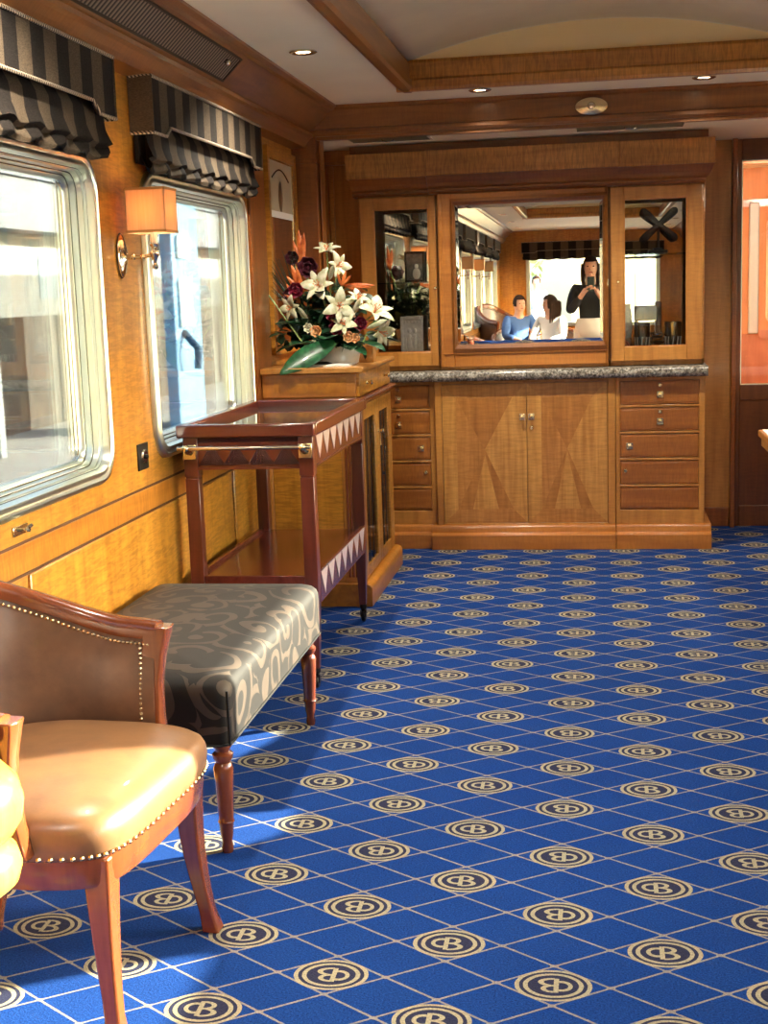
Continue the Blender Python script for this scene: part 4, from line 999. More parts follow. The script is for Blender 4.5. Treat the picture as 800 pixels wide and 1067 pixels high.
b.rings([scaled(f_, z_) for f_, z_ in prof]); b.build('upholstered_seat', M['damask'], r, angle=70)
b = MB()
for xx, yy in ((bx1, by0), (bx0, by0)): b.tube([(xx+.001*(1 if xx > -1 else -1), yy+.002, .30), (xx, yy+.002, .44)], .0035, 6)
b.tube([p for p in scaled(1.004, .299)]+[scaled(1.004, .299)[0]], .0035, 6)
b.build('piping', M['black'], r)
lp = [(.001, 0), (.014, 0), (.016, .012), (.013, .03), (.017, .05), (.019, .075), (.022, .083), (.019, .090), (.020, .10), (.024, .19), (.026, .225), (.022, .235), (.018, .240), (.026, .252), (.027, .262), (.019, .270), (.020, .276), (.026, .284), (.026, .298), (.001, .298)]
for x in (-.945, -1.435):
    for y in (3.145, 4.165):
        b = MB(); b.lathe(lp, (x, y, 0), 22); b.build('leg', M['legdark'] if y > 4 else M['chairwood'], r)

# ================================================================== TUB ARMCHAIR
def make_tub_chair(loc, rz, label):
    """local frame: +x is the front of the seat, +y the sitter's left"""
    root = thing('tub_armchair', label, 'armchair', loc, rz, 'tub armchairs', world=False)
    # plan curve of the back, from right arm tip (y<0) round to left arm tip
    def plan(t):   # t 0..1 -> (x, y)
        a = -1 + 2*t; s_ = 1 if a > 0 else -1; a = abs(a)
        pts = [(-.315, 0), (-.305, .10), (-.262, .20), (-.185, .272), (-.08, .308), (.02, .318), (.105, .320)]
        k = a*(len(pts)-1); i = min(int(k), len(pts)-2); f = k-i
        P_ = [pts[max(i-1, 0)] if i > 0 else (pts[1][0], -pts[1][1]), pts[i], pts[i+1], pts[min(i+2, len(pts)-1)]]
        q = [.5*((2*P_[1][j]) + (-P_[0][j]+P_[2][j])*f + (2*P_[0][j]-5*P_[1][j]+4*P_[2][j]-P_[3][j])*f*f + (-P_[0][j]+3*P_[1][j]-3*P_[2][j]+P_[3][j])*f**3) for j in (0, 1)]
        return q[0], q[1]*s_ if a > 0 else 0
    def top(t):
        a = abs(-1+2*t); k = min(max((a-.10)/.78, 0), 1); k = k*k*(3-2*k)
        return .835 - .158*k - .006*max(0, a-.88)/.12
    def nrm(t):
        x0, y0 = plan(max(0, t-.01)); x1, y1 = plan(min(1, t+.01)); d_ = math.hypot(x1-x0, y1-y0); tx, ty = (x1-x0)/d_, (y1-y0)/d_
        return (-ty, tx)      # outward
    NT_ = 49
    lean = lambda z: (z-.42)*.10
    def shell(o0, o1, z0f, z1f, nz=7, bulge=0):
        b = MB(); rs = []
        for i in range(NT_):
            t = .012+.976*i/(NT_-1); x, y = plan(t); nx, ny = nrm(t); zt = top(t)+z1f; zb = z0f; ring = []
            for j in range(nz): z = zb+(zt-zb)*j/(nz-1); o = o0+lean(z)-bulge*math.sin(PI*j/(nz-1)); ring.append((x+nx*o, y+ny*o, z))
            for j in range(nz-1, -1, -1): z = zb+(zt-zb)*j/(nz-1); o = o1+lean(z); ring.append((x+nx*o, y+ny*o, z))
            rs.append(ring)
        b.rings(rs); return b
    shell(-.012, .010, .40, -.030, bulge=.010).build('inner_back_pad', M['leather'], root, angle=50)
    shell(.010, .024, .40, -.030).build('outer_back', M['leather'], root, angle=50)
    # top rail
    b = MB(); rs = []
    for i in range(NT_):
        t = i/(NT_-1); x, y = plan(t); nx, ny = nrm(t); z = top(t); o = lean(z)
        cs = [(-.022, -.034), (-.026, -.010), (-.020, .002), (-.004, .008), (.020, .004), (.034, -.010), (.034, -.030), (.026, -.038)]
        rs.append([(x+nx*(c+o), y+ny*(c+o), z+d_) for c, d_ in cs])
    b.rings(rs); b.build('top_rail', M['chairwood'], root, angle=60)
    # arm posts
    for s_ in (-1, 1):
        b = MB(); x, y = .105, .320*s_; rs = []
        for z, dx, wd, th in ((.395, -.010, .030, .022), (.46, -.016, .026, .021), (.54, -.018, .025, .021), (.60, -.012, .027, .022), (.645, -.004, .030, .026), (.668, .0, .032, .030)):
            o = lean(z)*s_; rs.append([(x+dx-wd, y+o-th*.8*1, z), (x+dx+wd*.75, y+o-th*.8, z), (x+dx+wd*.9, y+o, z), (x+dx+wd*.75, y+o+th, z), (x+dx-wd, y+o+th, z)])
        b.rings(rs); b.build('arm_post', M['chairwood'], root, bevel=.003, angle=60)
    # nails along the inner edge of the back
    b = MB()
    for i in range(110):
        t = .028+.944*i/109; x, y = plan(t); nx, ny = nrm(t); z = top(t)-.046; o = -.016+lean(z); b.ball((x+nx*o, y+ny*o, z), .0048, 6)
        if 22 < i < 88: z2 = .43
    for s_ in (0, 1):
        t = .045 if s_ == 0 else .955; x, y = plan(t); nx, ny = nrm(t)
        for k in range(17): z = top(t)-.056-k*.0115; o = -.019+lean(z); b.ball((x+nx*o, y+ny*o, z), .0048, 6)
    b.build('nail_trim', M['nail'], root)
    # seat outline
    half = [(.262, 0), (.262, .10), (.255, .19), (.235, .250), (.185, .283), (.10, .300), (.0, .300), (-.10, .292), (-.20, .245), (-.27, .15), (-.295, 0)]
    out = half + [(x, -y) for x, y in half[-2:0:-1]]
    def dense(pts, n=4):
        r_ = []; m_ = len(pts)
        for i in range(m_):
            P_ = [pts[(i-1) % m_], pts[i], pts[(i+1) % m_], pts[(i+2) % m_]]
            for k in range(n):
                f = k/n; r_.append(tuple(.5*((2*P_[1][j]) + (-P_[0][j]+P_[2][j])*f + (2*P_[0][j]-5*P_[1][j]+4*P_[2][j]-P_[3][j])*f*f + (-P_[0][j]+3*P_[1][j]-3*P_[2][j]+P_[3][j])*f**3) for j in (0, 1)))
        return r_
    O = dense(out)
    b = MB(); b.rings([[(x*f, y*f, z) for x, y in O] for f, z in ((.90, .375), (.99, .378), (1.0, .385), (1.012, .40), (1.018, .415), (1.01, .432), (.985, .447), (.93, .459), (.82, .470), (.62, .480), (.36, .486), (.1, .488))])
    b.build('seat_cushion', M['seatleather'], root, angle=70)
    b = MB()
    n_ = len(O)
    for i in range(n_):
        for k in range(1):
            p, q = O[i], O[(i+1) % n_]; f = k/2; x, y = p[0]+(q[0]-p[0])*f, p[1]+(q[1]-p[1])*f
            if x > -.12: b.ball((x*1.006, y*1.006, .386), .0055, 6)
    b.build('seat_nail_trim', M['nail'], root)
    b = MB(); b.rings([[(x*f, y*f, z) for x, y in O] for f, z in ((.86, .318), (.955, .318), (.968, .326), (.985, .36), (.985, .378), (.86, .378))]); b.build('seat_rail', M['chairwood'], root, angle=40)
    # sabre legs
    def leg(x, y, dx, dy, w0, w1, h):
        b = MB(); rs = []
        for k in range(9):
            f = k/8; z = h*(1-f); s_ = (-.25*math.sin(f*PI)*.6 + f*f); wd = w0+(w1-w0)*min(1, f*1.25)+.004*(f > .95)
            cx_, cy_ = x+dx*s_, y+dy*s_; rs.append([(cx_-wd, cy_-wd, z), (cx_+wd, cy_-wd, z), (cx_+wd, cy_+wd, z), (cx_-wd, cy_+wd, z)])
        b.rings(rs); b.build('leg', M['chairwood'], root, bevel=.005, angle=60)
    leg(.212, -.225, .015, -.012, .028, .016, .375); leg(.205, .225, .040, .0, .028, .016, .375); leg(-.205, .125, -.045, .0, .026, .015, .36); leg(-.205, -.125, -.045, .0, .026, .015, .36)
    return root
ch0 = make_tub_chair((-1.125, 2.52, 0), math.radians(-5), 'brown leather tub armchair with nailed edge and sunlit seat, nearest the camera')
place(ch0, (-1.02, -.9, 0), math.radians(12), 'brown leather tub armchair reflected at the lower left of the cabinet mirror', 'tub armchairs')
place(ch0, (-1.17, -1.85, 0), math.radians(-6), 'brown leather tub armchair at the far left of the mirror reflection, beside the seated pair', 'tub armchairs')
place(ch0, (-1.16, -4.35, 0), math.radians(30), 'high-backed brown leather armchair behind the seated pair in the mirror', 'tub armchairs', scale=(1, 1, 1.38))
chA = place(ch0, (-.92, -3.62, 0), math.radians(70), 'brown leather tub armchair under the seated person in the blue shirt, in the mirror', 'tub armchairs')
chB = place(ch0, (-.50, -2.75, 0), math.radians(120), 'brown leather tub armchair in the mirror reflection under the person in the white shirt', 'tub armchairs')

chR = place(ch0, (1.10, 4.96, 0), math.radians(90), 'unseen brown leather tub armchair added at the white-topped table to block sun', 'tub armchairs')  # extra chair out of view, added to block sun on the carpet
# turned stand at the picture's left edge
r = thing('turned_stand', 'bulging bright yellow turned wooden stand at the left edge, nearest the camera', 'stand', (-.915, 1.70, 0))
tc_ = (-.915, 1.70, 0)
b = MB(); b.lathe([(.001, .764), (.045, .762), (.075, .750), (.094, .728), (.101, .700), (.097, .672), (.084, .650), (.066, .640), (.001, .638)], tc_, 40); b.build('upper_bulge', M['yellow'], r)
b = MB(); b.lathe([(.001, .642), (.070, .640), (.086, .624), (.092, .602), (.086, .580), (.068, .564), (.050, .558), (.001, .558)], tc_, 40); b.build('lower_bulge', M['yellow'], r)
b = MB(); b.lathe([(.001, .56), (.036, .56), (.026, .50), (.022, .38), (.030, .30), (.040, .24), (.036, .18), (.026, .13), (.030, .09), (.001, .09)], tc_, 28); b.build('pedestal', M['chairwood'], r)
for k in range(3):
    a = 2.6+k*2*PI/3; b = MB(); b.tube([(tc_[0]+.02*math.cos(a), tc_[1]+.02*math.sin(a), .11), (tc_[0]+.07*math.cos(a), tc_[1]+.07*math.sin(a), .10), (tc_[0]+.11*math.cos(a), tc_[1]+.11*math.sin(a), .035), (tc_[0]+.13*math.cos(a), tc_[1]+.13*math.sin(a), .012)], [.018, .016, .013, .011], 10); b.build('foot', M['chairwood'], r)

# table at the right edge
r = thing('dining_table', 'wooden table corner with white top at the right edge, before the glazed door', 'table', (1.1, 5.6, 0))
b = MB(); b.box(.695, 1.46, 5.15, 6.12, .712, .742); b.build('table_top', M['cab_x'], r, bevel=.006)
b = MB(); b.box(.712, 1.445, 5.167, 6.103, .741, .7445); b.build('white_inlay', M['paper'], r)
b = MB(); b.box(.708, 1.45, 5.165, 6.105, .672, .712); b.build('apron', M['cab_b'], r, bevel=.003)
for x, y in ((1.0, 5.45), (1.0, 5.85), (1.38, 5.45), (1.38, 5.85)):
    b = MB(); sq = lambda h, z: [(x-h, y-h, z), (x+h, y-h, z), (x+h, y+h, z), (x-h, y+h, z)]; b.rings([sq(.026, .672), sq(.016, 0)]); b.build('leg', M['cab'], r, bevel=.003)

# ================================================================== FLOWERS
F = thing('flower_arrangement', 'bouquet of white lilies, burgundy roses and orange strelitzia in a white bowl', 'flowers', (-1.2, 6.12, 1.078))
fc = Vector((-1.195, 6.12, 1.078))
b = MB(); b.lathe([(.001, 0), (.085, 0), (.092, .006), (.100, .04), (.104, .075), (.100, .082), (.094, .078), (.088, .04), (.07, .012), (.001, .010)], tuple(fc), 32, sx=1.12, sy=.85); b.build('bowl', M['white'], F)
def petal(b, o, d, up, L, W_, curl=.4, mi=0, nu=7, thick=0):
    d = d.normalized(); sd = d.cross(up)
    if sd.length < .01: sd = d.cross(Vector((1, 0, .2)))
    sd.normalize(); n = sd.cross(d).normalized(); rows = []
    for i in range(nu):
        t = i/(nu-1); wd = W_*math.sin(PI*min(1, (t*.92+.06)))**.8; c = o + d*(L*(t-.25*curl*t*t)) - n*(L*curl*t*t*.6)
        rows.append([c-sd*wd+n*wd*.25, c, c+sd*wd+n*wd*.25])
    v = [p for rw in rows for p in rw]; f = []
    for i in range(nu-1):
        for j in range(2): f.append((i*3+j, i*3+j+1, (i+1)*3+j+1, (i+1)*3+j))
    b.add(v, f, mi)
def lily(p, d, s, tilt=0):
    p = Vector(p); d = Vector(d).normalized(); u = d.orthogonal().normalized(); v = d.cross(u)
    b = MB()
    for k in range(6):
        a = 2*PI*k/6+tilt; rad = u*math.cos(a)+v*math.sin(a)
        petal(b, p, d*.85+rad*.70, d, s*1.22*(1 if k % 2 else .92), s*(.30 if k % 2 else .20), .75, nu=9)
    o = b.build('lily', M['lily'], F, angle=80, solid=.0016, recalc=False)
    b = MB()
    for k in range(6):
        a = 2*PI*k/6+.5; rad = u*math.cos(a)+v*math.sin(a); e = p+d*s*.55+rad*s*.16
        b.tube([p, p+d*s*.3+rad*s*.05, e], .0012, 4); b.ball(e, (.003, .003, .003), 5)
    b.build('stamens', M['orange'], o)
    b = MB(); b.tube([p, p*.5+(fc+Vector((0, 0, .07)))*.5+Vector((0, 0, .01)), fc+Vector((0, 0, .06))], .003, 5); b.build('stem', M['stem'], F)
# positions worked out from their places on the console
PX = lambda x, z, y=6.10: (x, y, z)
for p, d, s, tl in ((PX(-1.245, 1.430, 6.06), (-.25, -1, .45), .085, .2), (PX(-1.155, 1.340, 6.02), (.35, -1, .15), .082, .7), (PX(-1.18, 1.520, 6.12), (.8, -.6, .25), .068, .1), (PX(-1.225, 1.585, 6.14), (.1, -.5, 1), .062, .4),
                    (PX(-1.075, 1.365, 6.05), (.5, -.5, .9), .058, .3), (PX(-1.125, 1.255, 6.0), (-.1, -.8, .5), .068, .9), (PX(-1.005, 1.30, 6.06), (.55, -.5, .8), .095, 0), (PX(-.985, 1.225, 6.05), (1, -.5, -.35), .080, .5), (PX(-1.375, 1.345, 6.05), (-.4, -.9, -.1), .06, .5)):
    lily(p, d, s, tl)
for p0, p1, s in (((-1.10, 6.05, 1.30), (-1.065, 6.0, 1.345), .014), ((-1.20, 6.05, 1.46), (-1.175, 6.0, 1.50), .013), ((-1.03, 6.02, 1.24), (-.965, 5.98, 1.262), .013), ((-1.30, 6.03, 1.28), (-1.315, 5.97, 1.32), .012)):
    b = MB(); a_, c_ = Vector(p0), Vector(p1); b.tube([a_, a_*.6+c_*.4, c_, c_*1.3-a_*.3, c_*1.6-a_*.6], [.003, s*.8, s, s*.8, .002], 8); b.build('lily_bud', M['lily'], F)
def rose(p, s, mat, name='rose'):
    p = Vector(p); b = MB(); rnd = random.Random(int(p.x*1000))
    for ring_, (n, rr, L) in enumerate(((4, .15, .6), (6, .38, .8), (7, .62, .95))):
        for k in range(n):
            a = 2*PI*k/n+ring_*.5; rad = Vector((math.cos(a), -.35, math.sin(a))).normalized(); up = Vector((0, -1, 0))
            petal(b, p+rad*s*rr*.3, up*(1.1-rr)+rad*rr*1.4, up, s*L, s*.42, -.5, nu=5)
    return b.build(name, mat, F, angle=80, solid=.002, recalc=False)
rose((-1.165, 6.03, 1.245), .045, M['rose']); rose((-1.055, 6.04, 1.262), .042, M['rose']); rose((-1.35, 6.06, 1.42), .048, M['rose']); rose((-1.19, 6.05, 1.30), .035, M['rose']); rose((-1.395, 6.10, 1.40), .036, M['purple'])
rose((-1.105, 5.99, 1.205), .034, M['peach'], 'carnation'); rose((-1.075, 5.99, 1.20), .030, M['peach'], 'carnation'); rose((-1.25, 5.98, 1.235), .036, M['peach'], 'carnation'); rose((-1.285, 5.98, 1.25), .030, M['lily'], 'carnation')
rose((-1.262, 5.97, 1.18), .022, M['lily'], 'carnation'); rose((-1.23, 5.97, 1.165), .022, M['lily'], 'carnation')
def strel(p, tip, s):
    p, tip = Vector(p), Vector(tip); b = MB(); d = (tip-p)
    petal(b, p, d, Vector((0, -1, .2)), d.length, s*.16, .1); petal(b, p, d+Vector((.03, 0, -.02)), Vector((0, -1, .2)), d.length*.85, s*.14, -.15); petal(b, p, d+Vector((-.04, 0, -.03)), Vector((0, -1, .2)), d.length*.8, s*.12, .25)
    o = b.build('bird_of_paradise', M['orange'], F, angle=80, solid=.002, recalc=False)
    b = MB(); b.tube([p, p*.5+(fc+Vector((-.03, 0, .1)))*.5, fc+Vector((0, 0, .06))], .005, 6); b.build('stem', M['stem'], F)
strel((-1.335, 6.12, 1.535), (-1.350, 6.12, 1.695), .09); strel((-1.330, 6.08, 1.40), (-1.375, 6.05, 1.535), .09); strel((-1.345, 6.08, 1.36), (-1.400, 6.05, 1.45), .07); strel((-1.15, 6.08, 1.43), (-1.12, 6.06, 1.505), .05); strel((-1.15, 6.1, 1.435), (-.995, 6.08, 1.432), .06)
# protea-like dark head
rose((-1.30, 6.12, 1.52), .065, M['purple'], 'protea'); rose((-1.38, 6.14, 1.565), .045, M['purple'], 'protea')
b = MB(); petal(b, Vector((-1.165, 5.95, 1.185)), Vector((-.22, -.15, -.12)), Vector((.1, -1, .5)), .30, .050, .10, nu=12); b.build('long_leaf', M['leaf'], F, angle=80, solid=.0025, recalc=False)
b = MB()
for o_, d_, L, W_ in (((-1.14, 6.0, 1.17), (.14, -.10, -.02), .13, .045), ((-1.08, 6.0, 1.18), (.16, -.08, -.01), .14, .045), ((-1.12, 6.02, 1.15), (.05, -.16, .03), .10, .04), ((-1.3, 6.05, 1.25), (-.10, -.06, .04), .14, .04), ((-1.33, 6.08, 1.18), (-.10, -.04, -.01), .12, .045), ((-1.03, 6.05, 1.24), (.1, -.02, .06), .10, .03), ((-1.28, 6.0, 1.17), (-.06, -.10, .03), .12, .05), ((-1.2, 6.0, 1.2), (0, -.1, .02), .10, .05), ((-1.0, 6.1, 1.19), (.12, .03, .0), .09, .03)):
    petal(b, Vector(o_), Vector(d_), Vector((0, 0, 1)), L*1.25, W_, .3, nu=8)
b.build('broad_leaf', M['leaf'], F, angle=80, solid=.002, recalc=False)
b = MB(); rnd = random.Random(11)
for k in range(520):
    o_ = fc+Vector((rnd.gauss(-.05, .095), rnd.gauss(0, .045), rnd.triangular(.06, .36, .12))); o_.x = min(max(o_.x, -1.44), -1.0)
    d_ = Vector((rnd.gauss(0, 1), rnd.gauss(-.3, .8), rnd.gauss(.3, .8))); petal(b, o_, d_, Vector((0, -.3, 1)), rnd.uniform(.04, .08), rnd.uniform(.012, .024), .3, nu=5)
tag_ = b.build('foliage', M['leaf_d'], F, angle=80, recalc=False); tag_['kind'] = 'stuff'
b = MB()
for k in range(26):     # palm fronds fanned up the left side
    a = math.radians(94+k*2.2); L = rnd.uniform(.26, .36); o_ = Vector((-1.33, 6.10, 1.26)); d_ = Vector((math.cos(a)*.85, rnd.uniform(-.15, .15), math.sin(a)))
    e = o_+d_*L; e.x = max(e.x, -1.475); b.tube([o_, o_*.5+e*.5+Vector((0, 0, .012)), e], [.0034, .0032, .0010], 4)
b.build('palm_frond', M['leaf_d'], F)
b = MB(); b.tube([(-1.47, 6.0, 1.40), (-1.40, 5.99, 1.30), (-1.33, 5.98, 1.20), (-1.30, 5.98, 1.16)], .0035, 6); b.build('bare_stem', M['stem'], F)
b = MB(); b.tube([(-1.02, 5.97, 1.22), (-1.06, 5.965, 1.14)], .003, 6); b.build('bare_stem', M['stem'], F)

# small things on the console
r = thing('card_box', 'small reddish wooden box behind the white bowl on the console', 'box', (-1.05, 6.28, 1.078))
b = MB(); b.box(-1.100, -1.030, 6.18, 6.26, 1.078, 1.155); b.build('body', M['cab'], r, bevel=.003)
b = MB(); b.box(-1.068, -1.063, 6.177, 6.18, 1.10, 1.135); b.build('clasp', M['legdark'], r)
r = thing('folded_napkin', 'white folded paper under the bowl on the console top', 'napkin', (-1.2, 5.93, 1.078))
b = MB(); b.box(-1.31, -1.09, 5.90, 6.02, 1.078, 1.084); b.box(-1.30, -1.10, 5.91, 6.01, 1.084, 1.087); b.build('sheets', M['paper'], r, bevel=.001)
r = thing('pen', 'black pen lying on the white paper in front of the bowl', 'pen', (-1.22, 5.92, 1.088))
b = MB(); b.tube([(-1.33, 5.925, 1.094), (-1.31, 5.924, 1.094), (-1.20, 5.918, 1.094), (-1.175, 5.917, 1.092)], [.004, .008, .007, .001], 10); b.build('barrel', M['black'], r)
b = MB(); b.tube([(-1.31, 5.922, 1.103), (-1.26, 5.920, 1.103)], .002, 6); b.build('clip', M['dkmetal'], r)

# ================================================================== PEOPLE (seen in the mirror and outside)
def skin(name, joints, bones, radii, mat, parent, root_i=0, sub=2):
    me = bpy.data.meshes.new(name); me.from_pydata([tuple(j) for j in joints], bones, []); me.materials.append(mat)
    o = bpy.data.objects.new(name, me); col.objects.link(o)
    if parent is not None: o.parent = parent
    s = o.modifiers.new('skin', 'SKIN'); s.use_smooth_shade = True; s.branch_smoothing = .4
    sv = me.skin_vertices
    if not sv: 
        bpy.context.view_layer.objects.active = o
        me.attributes.new('skin_vertex', 'FLOAT', 'POINT') if False else None
    for i, r_ in enumerate(radii):
        rr = r_ if isinstance(r_, tuple) else (r_, r_)
        o.data.skin_vertices[0].data[i].radius = rr
        o.data.skin_vertices[0].data[i].use_root = (i == root_i)
    q = o.modifiers.new('sub', 'SUBSURF'); q.levels = sub; q.render_levels = sub
    return o
def person(loc, rz, label, J, top_m, leg_m, hair_m, long_hair=True, scale=1.0):
    """J: dict of joints (local, facing +y). Continuous body plus clothes and hair as children."""
    root = thing('person', label, 'person', loc, rz, world=False); root.scale = (scale,)*3
    names = ['pelvis', 'waist', 'chest', 'neck', 'head', 'crown', 'shL', 'elL', 'wrL', 'haL', 'shR', 'elR', 'wrR', 'haR', 'hipL', 'knL', 'anL', 'toL', 'hipR', 'knR', 'anR', 'toR']
    rad = {'pelvis': (.12, .10), 'waist': (.11, .085), 'chest': (.13, .095), 'neck': .052, 'head': (.070, .085), 'crown': (.060, .075), 'shL': .055, 'elL': .040, 'wrL': .027, 'haL': (.036, .018), 'shR': .055, 'elR': .040, 'wrR': .027, 'haR': (.036, .018),
           'hipL': .085, 'knL': .055, 'anL': .036, 'toL': .034, 'hipR': .085, 'knR': .055, 'anR': .036, 'toR': .034}
    bones = [('pelvis', 'waist'), ('waist', 'chest'), ('chest', 'neck'), ('neck', 'head'), ('head', 'crown')]
    for s_ in 'LR': bones += [('chest', 'sh'+s_), ('sh'+s_, 'el'+s_), ('el'+s_, 'wr'+s_), ('wr'+s_, 'ha'+s_), ('pelvis', 'hip'+s_), ('hip'+s_, 'kn'+s_), ('kn'+s_, 'an'+s_), ('an'+s_, 'to'+s_)]
    idx = {n: i for i, n in enumerate(names)}
    body = skin('body', [J[n] for n in names], [(idx[a], idx[b_]) for a, b_ in bones], [rad[n] for n in names], M['skin'], root)
    H = Vector(J['head']); K = Vector(J['crown']); up = (K-H).normalized(); face = Vector(J.get('face', (0, 1, 0))).normalized(); sd = face.cross(up).normalized()
    c = H+up*.045
    def at(a, f, u): return tuple(c + sd*a + face*f + up*u)
    b = MB()
    rows = []
    b.ball(at(0, .092, -.012), (.011, .016, .016), 8)                         # nose
    for s_ in (-1, 1): b.ball(at(s_*.076, -.004, -.008), (.012, .016, .024), 8)  # ears
    b.M = Matrix.Translation(c) @ Matrix((sd, face-up*face.dot(up), up)).transposed().to_4x4(); b.ball((0, 0, -.004), (.076, .091, .108), 24); b.M = None
    b.ball(at(0, .055, -.072), (.028, .028, .022), 10)                         # chin
    b.build('face_features', M['skin'], root)
    b = MB()
    for s_ in (-1, 1): b.ball(at(s_*.030, .082, .018), (.010, .007, .007), 8)
    b.build('eyes', M['eye'], root)
    b = MB(); b.ball(at(0, .086, -.046), (.020, .007, .007), 8); b.build('mouth', M['lip'], root)
    # hair cap: ellipsoid shell open at the face
    b = MB(); nu, nv = 26, 14; a0 = math.radians(52)
    for i in range(nu):
        pass
    def hp(u, v):
        az = a0+(2*PI-2*a0)*u; el = (PI*.5)*(1-v)*1.0+(-.55 if long_hair else -.30)*v
        rx, ry, rz_ = .087, .104, .117
        p = Vector((math.sin(az)*math.cos(el)*rx, math.cos(az)*math.cos(el)*ry, math.sin(el)*rz_))
        return at(p.x, p.y-.006, p.z+.008)
    b.grid(hp, nu, nv)
    def fringe(u, v):
        az = -a0+2*a0*u; el = PI*.5*(1-v)+.50*v; return at(math.sin(az)*math.cos(el)*.087, math.cos(az)*math.cos(el)*.104-.006, math.sin(el)*.117+.008)
    b.grid(fringe, 10, 8)
    if long_hair:
        for s_ in (-1, 1):
            for k in range(5):
                x = s_*(.066+.003*k); y = .010-.028*k
                b.tube([at(x, y, .03), at(x*1.12, y, -.06), at(x*1.12, y+.01, -.15), at(x*.95, y+.02, -.235)], [.024, .022, .018, .006], 8)
        b.tube([at(0, -.09, .03), at(0, -.11, -.08), at(0, -.10, -.2), at(0, -.10, -.26)], [.07, .06, .05, .02], 10, sq=.5)
    b.build('hair', hair_m, root, angle=80, recalc=False)
    # hands: five fingers each
    for s_ in 'LR':
        w_, h_ = Vector(J['wr'+s_]), Vector(J['ha'+s_]); d = (h_-w_).normalized(); n = Vector(J.get('palm'+s_, (0, 0, -1))).normalized(); q = d.cross(n).normalized(); n = q.cross(d)
        b = MB()
        for k, L in enumerate((.068, .078, .074, .058)):
            o_ = h_+q*(.030-.020*k)+d*.012; b.tube([o_-d*.03, o_, o_+d*L*.42+n*.008, o_+d*L*.70+n*.028, o_+d*L*.72+n*.048], [.010, .0095, .009, .008, .006], 8)
        o_ = w_*.5+h_*.5; b.tube([o_, o_+q*.034+n*.008, o_+q*.046+d*.030+n*.018, o_+q*.040+d*.055+n*.028], [.012, .011, .010, .007], 8)
        b.build('fingers', M['skin'], root)
    # clothes
    tn = ['pelvis', 'waist', 'chest', 'neck', 'shL', 'elL', 'wrL', 'shR', 'elR', 'wrR']; ti = {n: i for i, n in enumerate(tn)}
    tj = [Vector(J[n]) for n in tn]; tj[0] = tj[0]-(tj[1]-tj[0])*.45; tj[3] = Vector(J['chest'])*.35+Vector(J['neck'])*.65
    for s_ in 'LR': e, w2 = Vector(J['el'+s_]), Vector(J['wr'+s_]); tj[ti['wr'+s_]] = e*.12+w2*.88
    tr = [(.145, .125), (.135, .11), (.152, .118), .062, .072, .056, .042, .072, .056, .042]
    tb = [('pelvis', 'waist'), ('waist', 'chest'), ('chest', 'neck'), ('chest', 'shL'), ('shL', 'elL'), ('elL', 'wrL'), ('chest', 'shR'), ('shR', 'elR'), ('elR', 'wrR')]
    skin('jumper', tj, [(ti[a], ti[b_]) for a, b_ in tb], tr, top_m, root)
    P0 = Vector(J['pelvis']); b = MB()
    seated = J['pelvis'][2] < .7
    if seated: b.ball(tuple(P0), (.175, .145, .115), 20)
    else: b.lathe([(.001, -.13), (.10, -.125), (.165, -.09), (.178, -.03), (.165, .04), (.150, .10), (.001, .10)], tuple(P0), 24, sy=.78)
    for s_ in 'LR':
        h_, k_, a_ = (Vector(J[n+s_]) for n in ('hip', 'kn', 'an'))
        if seated: b.tube([h_, h_*.5+k_*.5, h_*.12+k_*.88, k_+Vector((0, .015, -.045)), k_*.5+a_*.5, a_], [.098, .088, .074, .066, .058, .050], 16)
        else: b.tube([h_+Vector((0, 0, .03)), h_*.6+k_*.4, k_, k_*.5+a_*.5, a_], [.098, .088, .068, .060, .056], 16)
    b.build('trousers', leg_m, root, angle=80)
    for s_ in 'LR':
        a, t_ = Vector(J['an'+s_]), Vector(J['to'+s_]); d = Vector((t_.x-a.x, t_.y-a.y, 0)).normalized(); b = MB()
        b.tube([Vector((a.x, a.y, .040))-d*.07, Vector((a.x, a.y, .045))-d*.02, Vector((a.x, a.y, .042))+d*.06, Vector((a.x, a.y, .032))+d*.14, Vector((a.x, a.y, .026))+d*.18], [.028, .042, .042, .040, .018], 12, sq=.85); b.build('shoe', M['shoe'], root)
    return root
# photographer: stands behind the camera, phone held up at chin height
Jp = {'pelvis': (0, 0, .93), 'waist': (0, .01, 1.08), 'chest': (0, 0, 1.27), 'neck': (0, .01, 1.44), 'head': (0, .04, 1.525), 'crown': (0, .045, 1.61), 'face': (0, 1, -.1),
      'shL': (-.165, 0, 1.36), 'elL': (-.225, .05, 1.10), 'wrL': (-.09, .20, 1.285), 'haL': (-.050, .235, 1.345), 'shR': (.165, 0, 1.36), 'elR': (.225, .05, 1.10), 'wrR': (.09, .20, 1.275), 'haR': (.052, .235, 1.335), 'palmL': (1, .3, 0), 'palmR': (-1, .3, 0),
      'hipL': (-.09, 0, .88), 'knL': (-.10, .02, .48), 'anL': (-.10, -.01, .07), 'toL': (-.11, .13, .03), 'hipR': (.09, 0, .88), 'knR': (.10, .02, .48), 'anR': (.10, -.01, .07), 'toR': (.11, .13, .03)}
person((0, -.30, 0), 0, 'woman with long dark hair and black jumper raising a phone, in the mirror', Jp, M['knit'], M['trouser'], M['hair'])
r = thing('phone', 'dark grey phone held up by the photographer, reflected in the mirror', 'phone', (0, -.03, 1.33))
b = MB(); b.box(-.037, .037, -.034, -.026, 1.315, 1.470); b.build('body', M['phone'], r, bevel=.004)
b = MB()
for zz in (1.45, 1.43): b.lathe([(.001, .0), (.006, 0), (.006, .003), (.001, .003)], (-.022, -.026, zz), 14, axis='y')
b.build('lenses', M['black'], r)
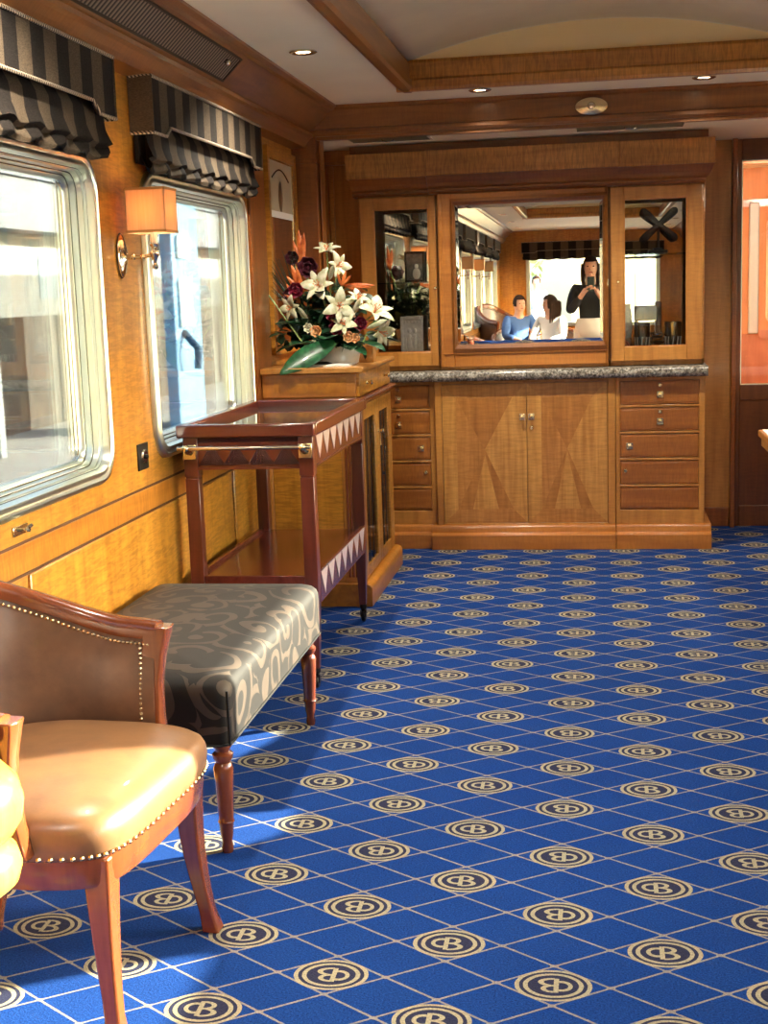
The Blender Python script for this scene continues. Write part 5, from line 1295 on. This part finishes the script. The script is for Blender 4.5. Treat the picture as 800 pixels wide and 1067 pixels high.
Js = {'pelvis': (0, -.02, .56), 'waist': (0, -.04, .70), 'chest': (0, -.05, .88), 'neck': (0, -.03, 1.03), 'head': (0, 0, 1.11), 'crown': (0, .005, 1.19), 'face': (.1, 1, -.1),
      'shL': (-.16, -.04, .97), 'elL': (-.22, .06, .74), 'wrL': (-.12, .26, .70), 'haL': (-.09, .34, .68), 'shR': (.16, -.04, .97), 'elR': (.22, .06, .74), 'wrR': (.12, .26, .70), 'haR': (.09, .34, .68),
      'hipL': (-.09, 0, .56), 'knL': (-.11, .42, .55), 'anL': (-.11, .44, .09), 'toL': (-.11, .58, .03), 'hipR': (.09, 0, .56), 'knR': (.11, .42, .55), 'anR': (.11, .44, .09), 'toR': (.11, .58, .03)}
person((-.92, -3.60, 0), math.radians(70-90), 'seated person in a blue shirt facing the mirror, reflected beside the brown chairs', Js, M['blueshirt'], M['trouser'], M['hair'], False)
Jt = dict(Js); Jt['face'] = (-.6, .8, 0)
person((-.50, -2.76, 0), math.radians(120-90), 'seated person with dark hair and white shirt turned aside, in the mirror', Jt, M['whiteshirt'], M['greysuit'], M['hair'], True)
Jo = dict(Jp); Jo.update({'elL': (-.22, -.02, 1.10), 'wrL': (-.20, .06, .88), 'haL': (-.19, .09, .80), 'elR': (.22, -.02, 1.10), 'wrR': (.20, .06, .88), 'haR': (.19, .09, .80), 'palmL': (1, 0, 0), 'palmR': (-1, 0, 0)})
person((-1.0, -12.6, -.12), 0, 'person in grey clothes standing outside the rear window, reflected in the cabinet mirror', Jo, M['greysuit'], M['greysuit'], M['hair'], False)
l = bpy.data.lights.new('wall_lamp_bulb', 'POINT'); l.energy = .4; l.color = (1, .84, .62); l.shadow_soft_size = .02
o = bpy.data.objects.new('wall_lamp_bulb', l); col.objects.link(o); o.location = (-1.387, 4.165, 1.675)
# added lamp beyond the door, out of view, brightens the corridor
r = thing('corridor_fill_light', 'added unseen ceiling light that brightens the corridor beyond the glazed door', 'light', (1.32, 8.35, ZS))
b = MB(); b.lathe([(.001, -.03), (.07, -.028), (.085, -.01), (.085, 0), (.001, 0)], (1.32, 8.35, ZS), 28); b.build('lens', M['bulb'], r)
l = bpy.data.lights.new('corridor_fill_lamp', 'POINT'); l.energy = 16; l.color = (1, .85, .68); l.shadow_soft_size = .08
o = bpy.data.objects.new('corridor_fill_lamp', l); col.objects.link(o); o.location = (1.32, 8.35, ZS-.10)
# daylight portals in the window openings (sampling help only)
for sx in (-1, 1):
    for a, c in (WIN if sx < 0 else WIN_R + [(8.15, 9.55)]):
        l = bpy.data.lights.new('window_portal', 'AREA'); l.shape = 'RECTANGLE'; l.size = c-a-.14; l.size_y = ZW1-ZW0-.14; l.cycles.is_portal = True
        o = bpy.data.objects.new('window_portal', l); col.objects.link(o); o.location = (sx*1.59, (a+c)/2, (ZW0+ZW1)/2)
        o.rotation_euler = Vector((-sx, 0, 0)).to_track_quat('-Z', 'Z').to_euler()
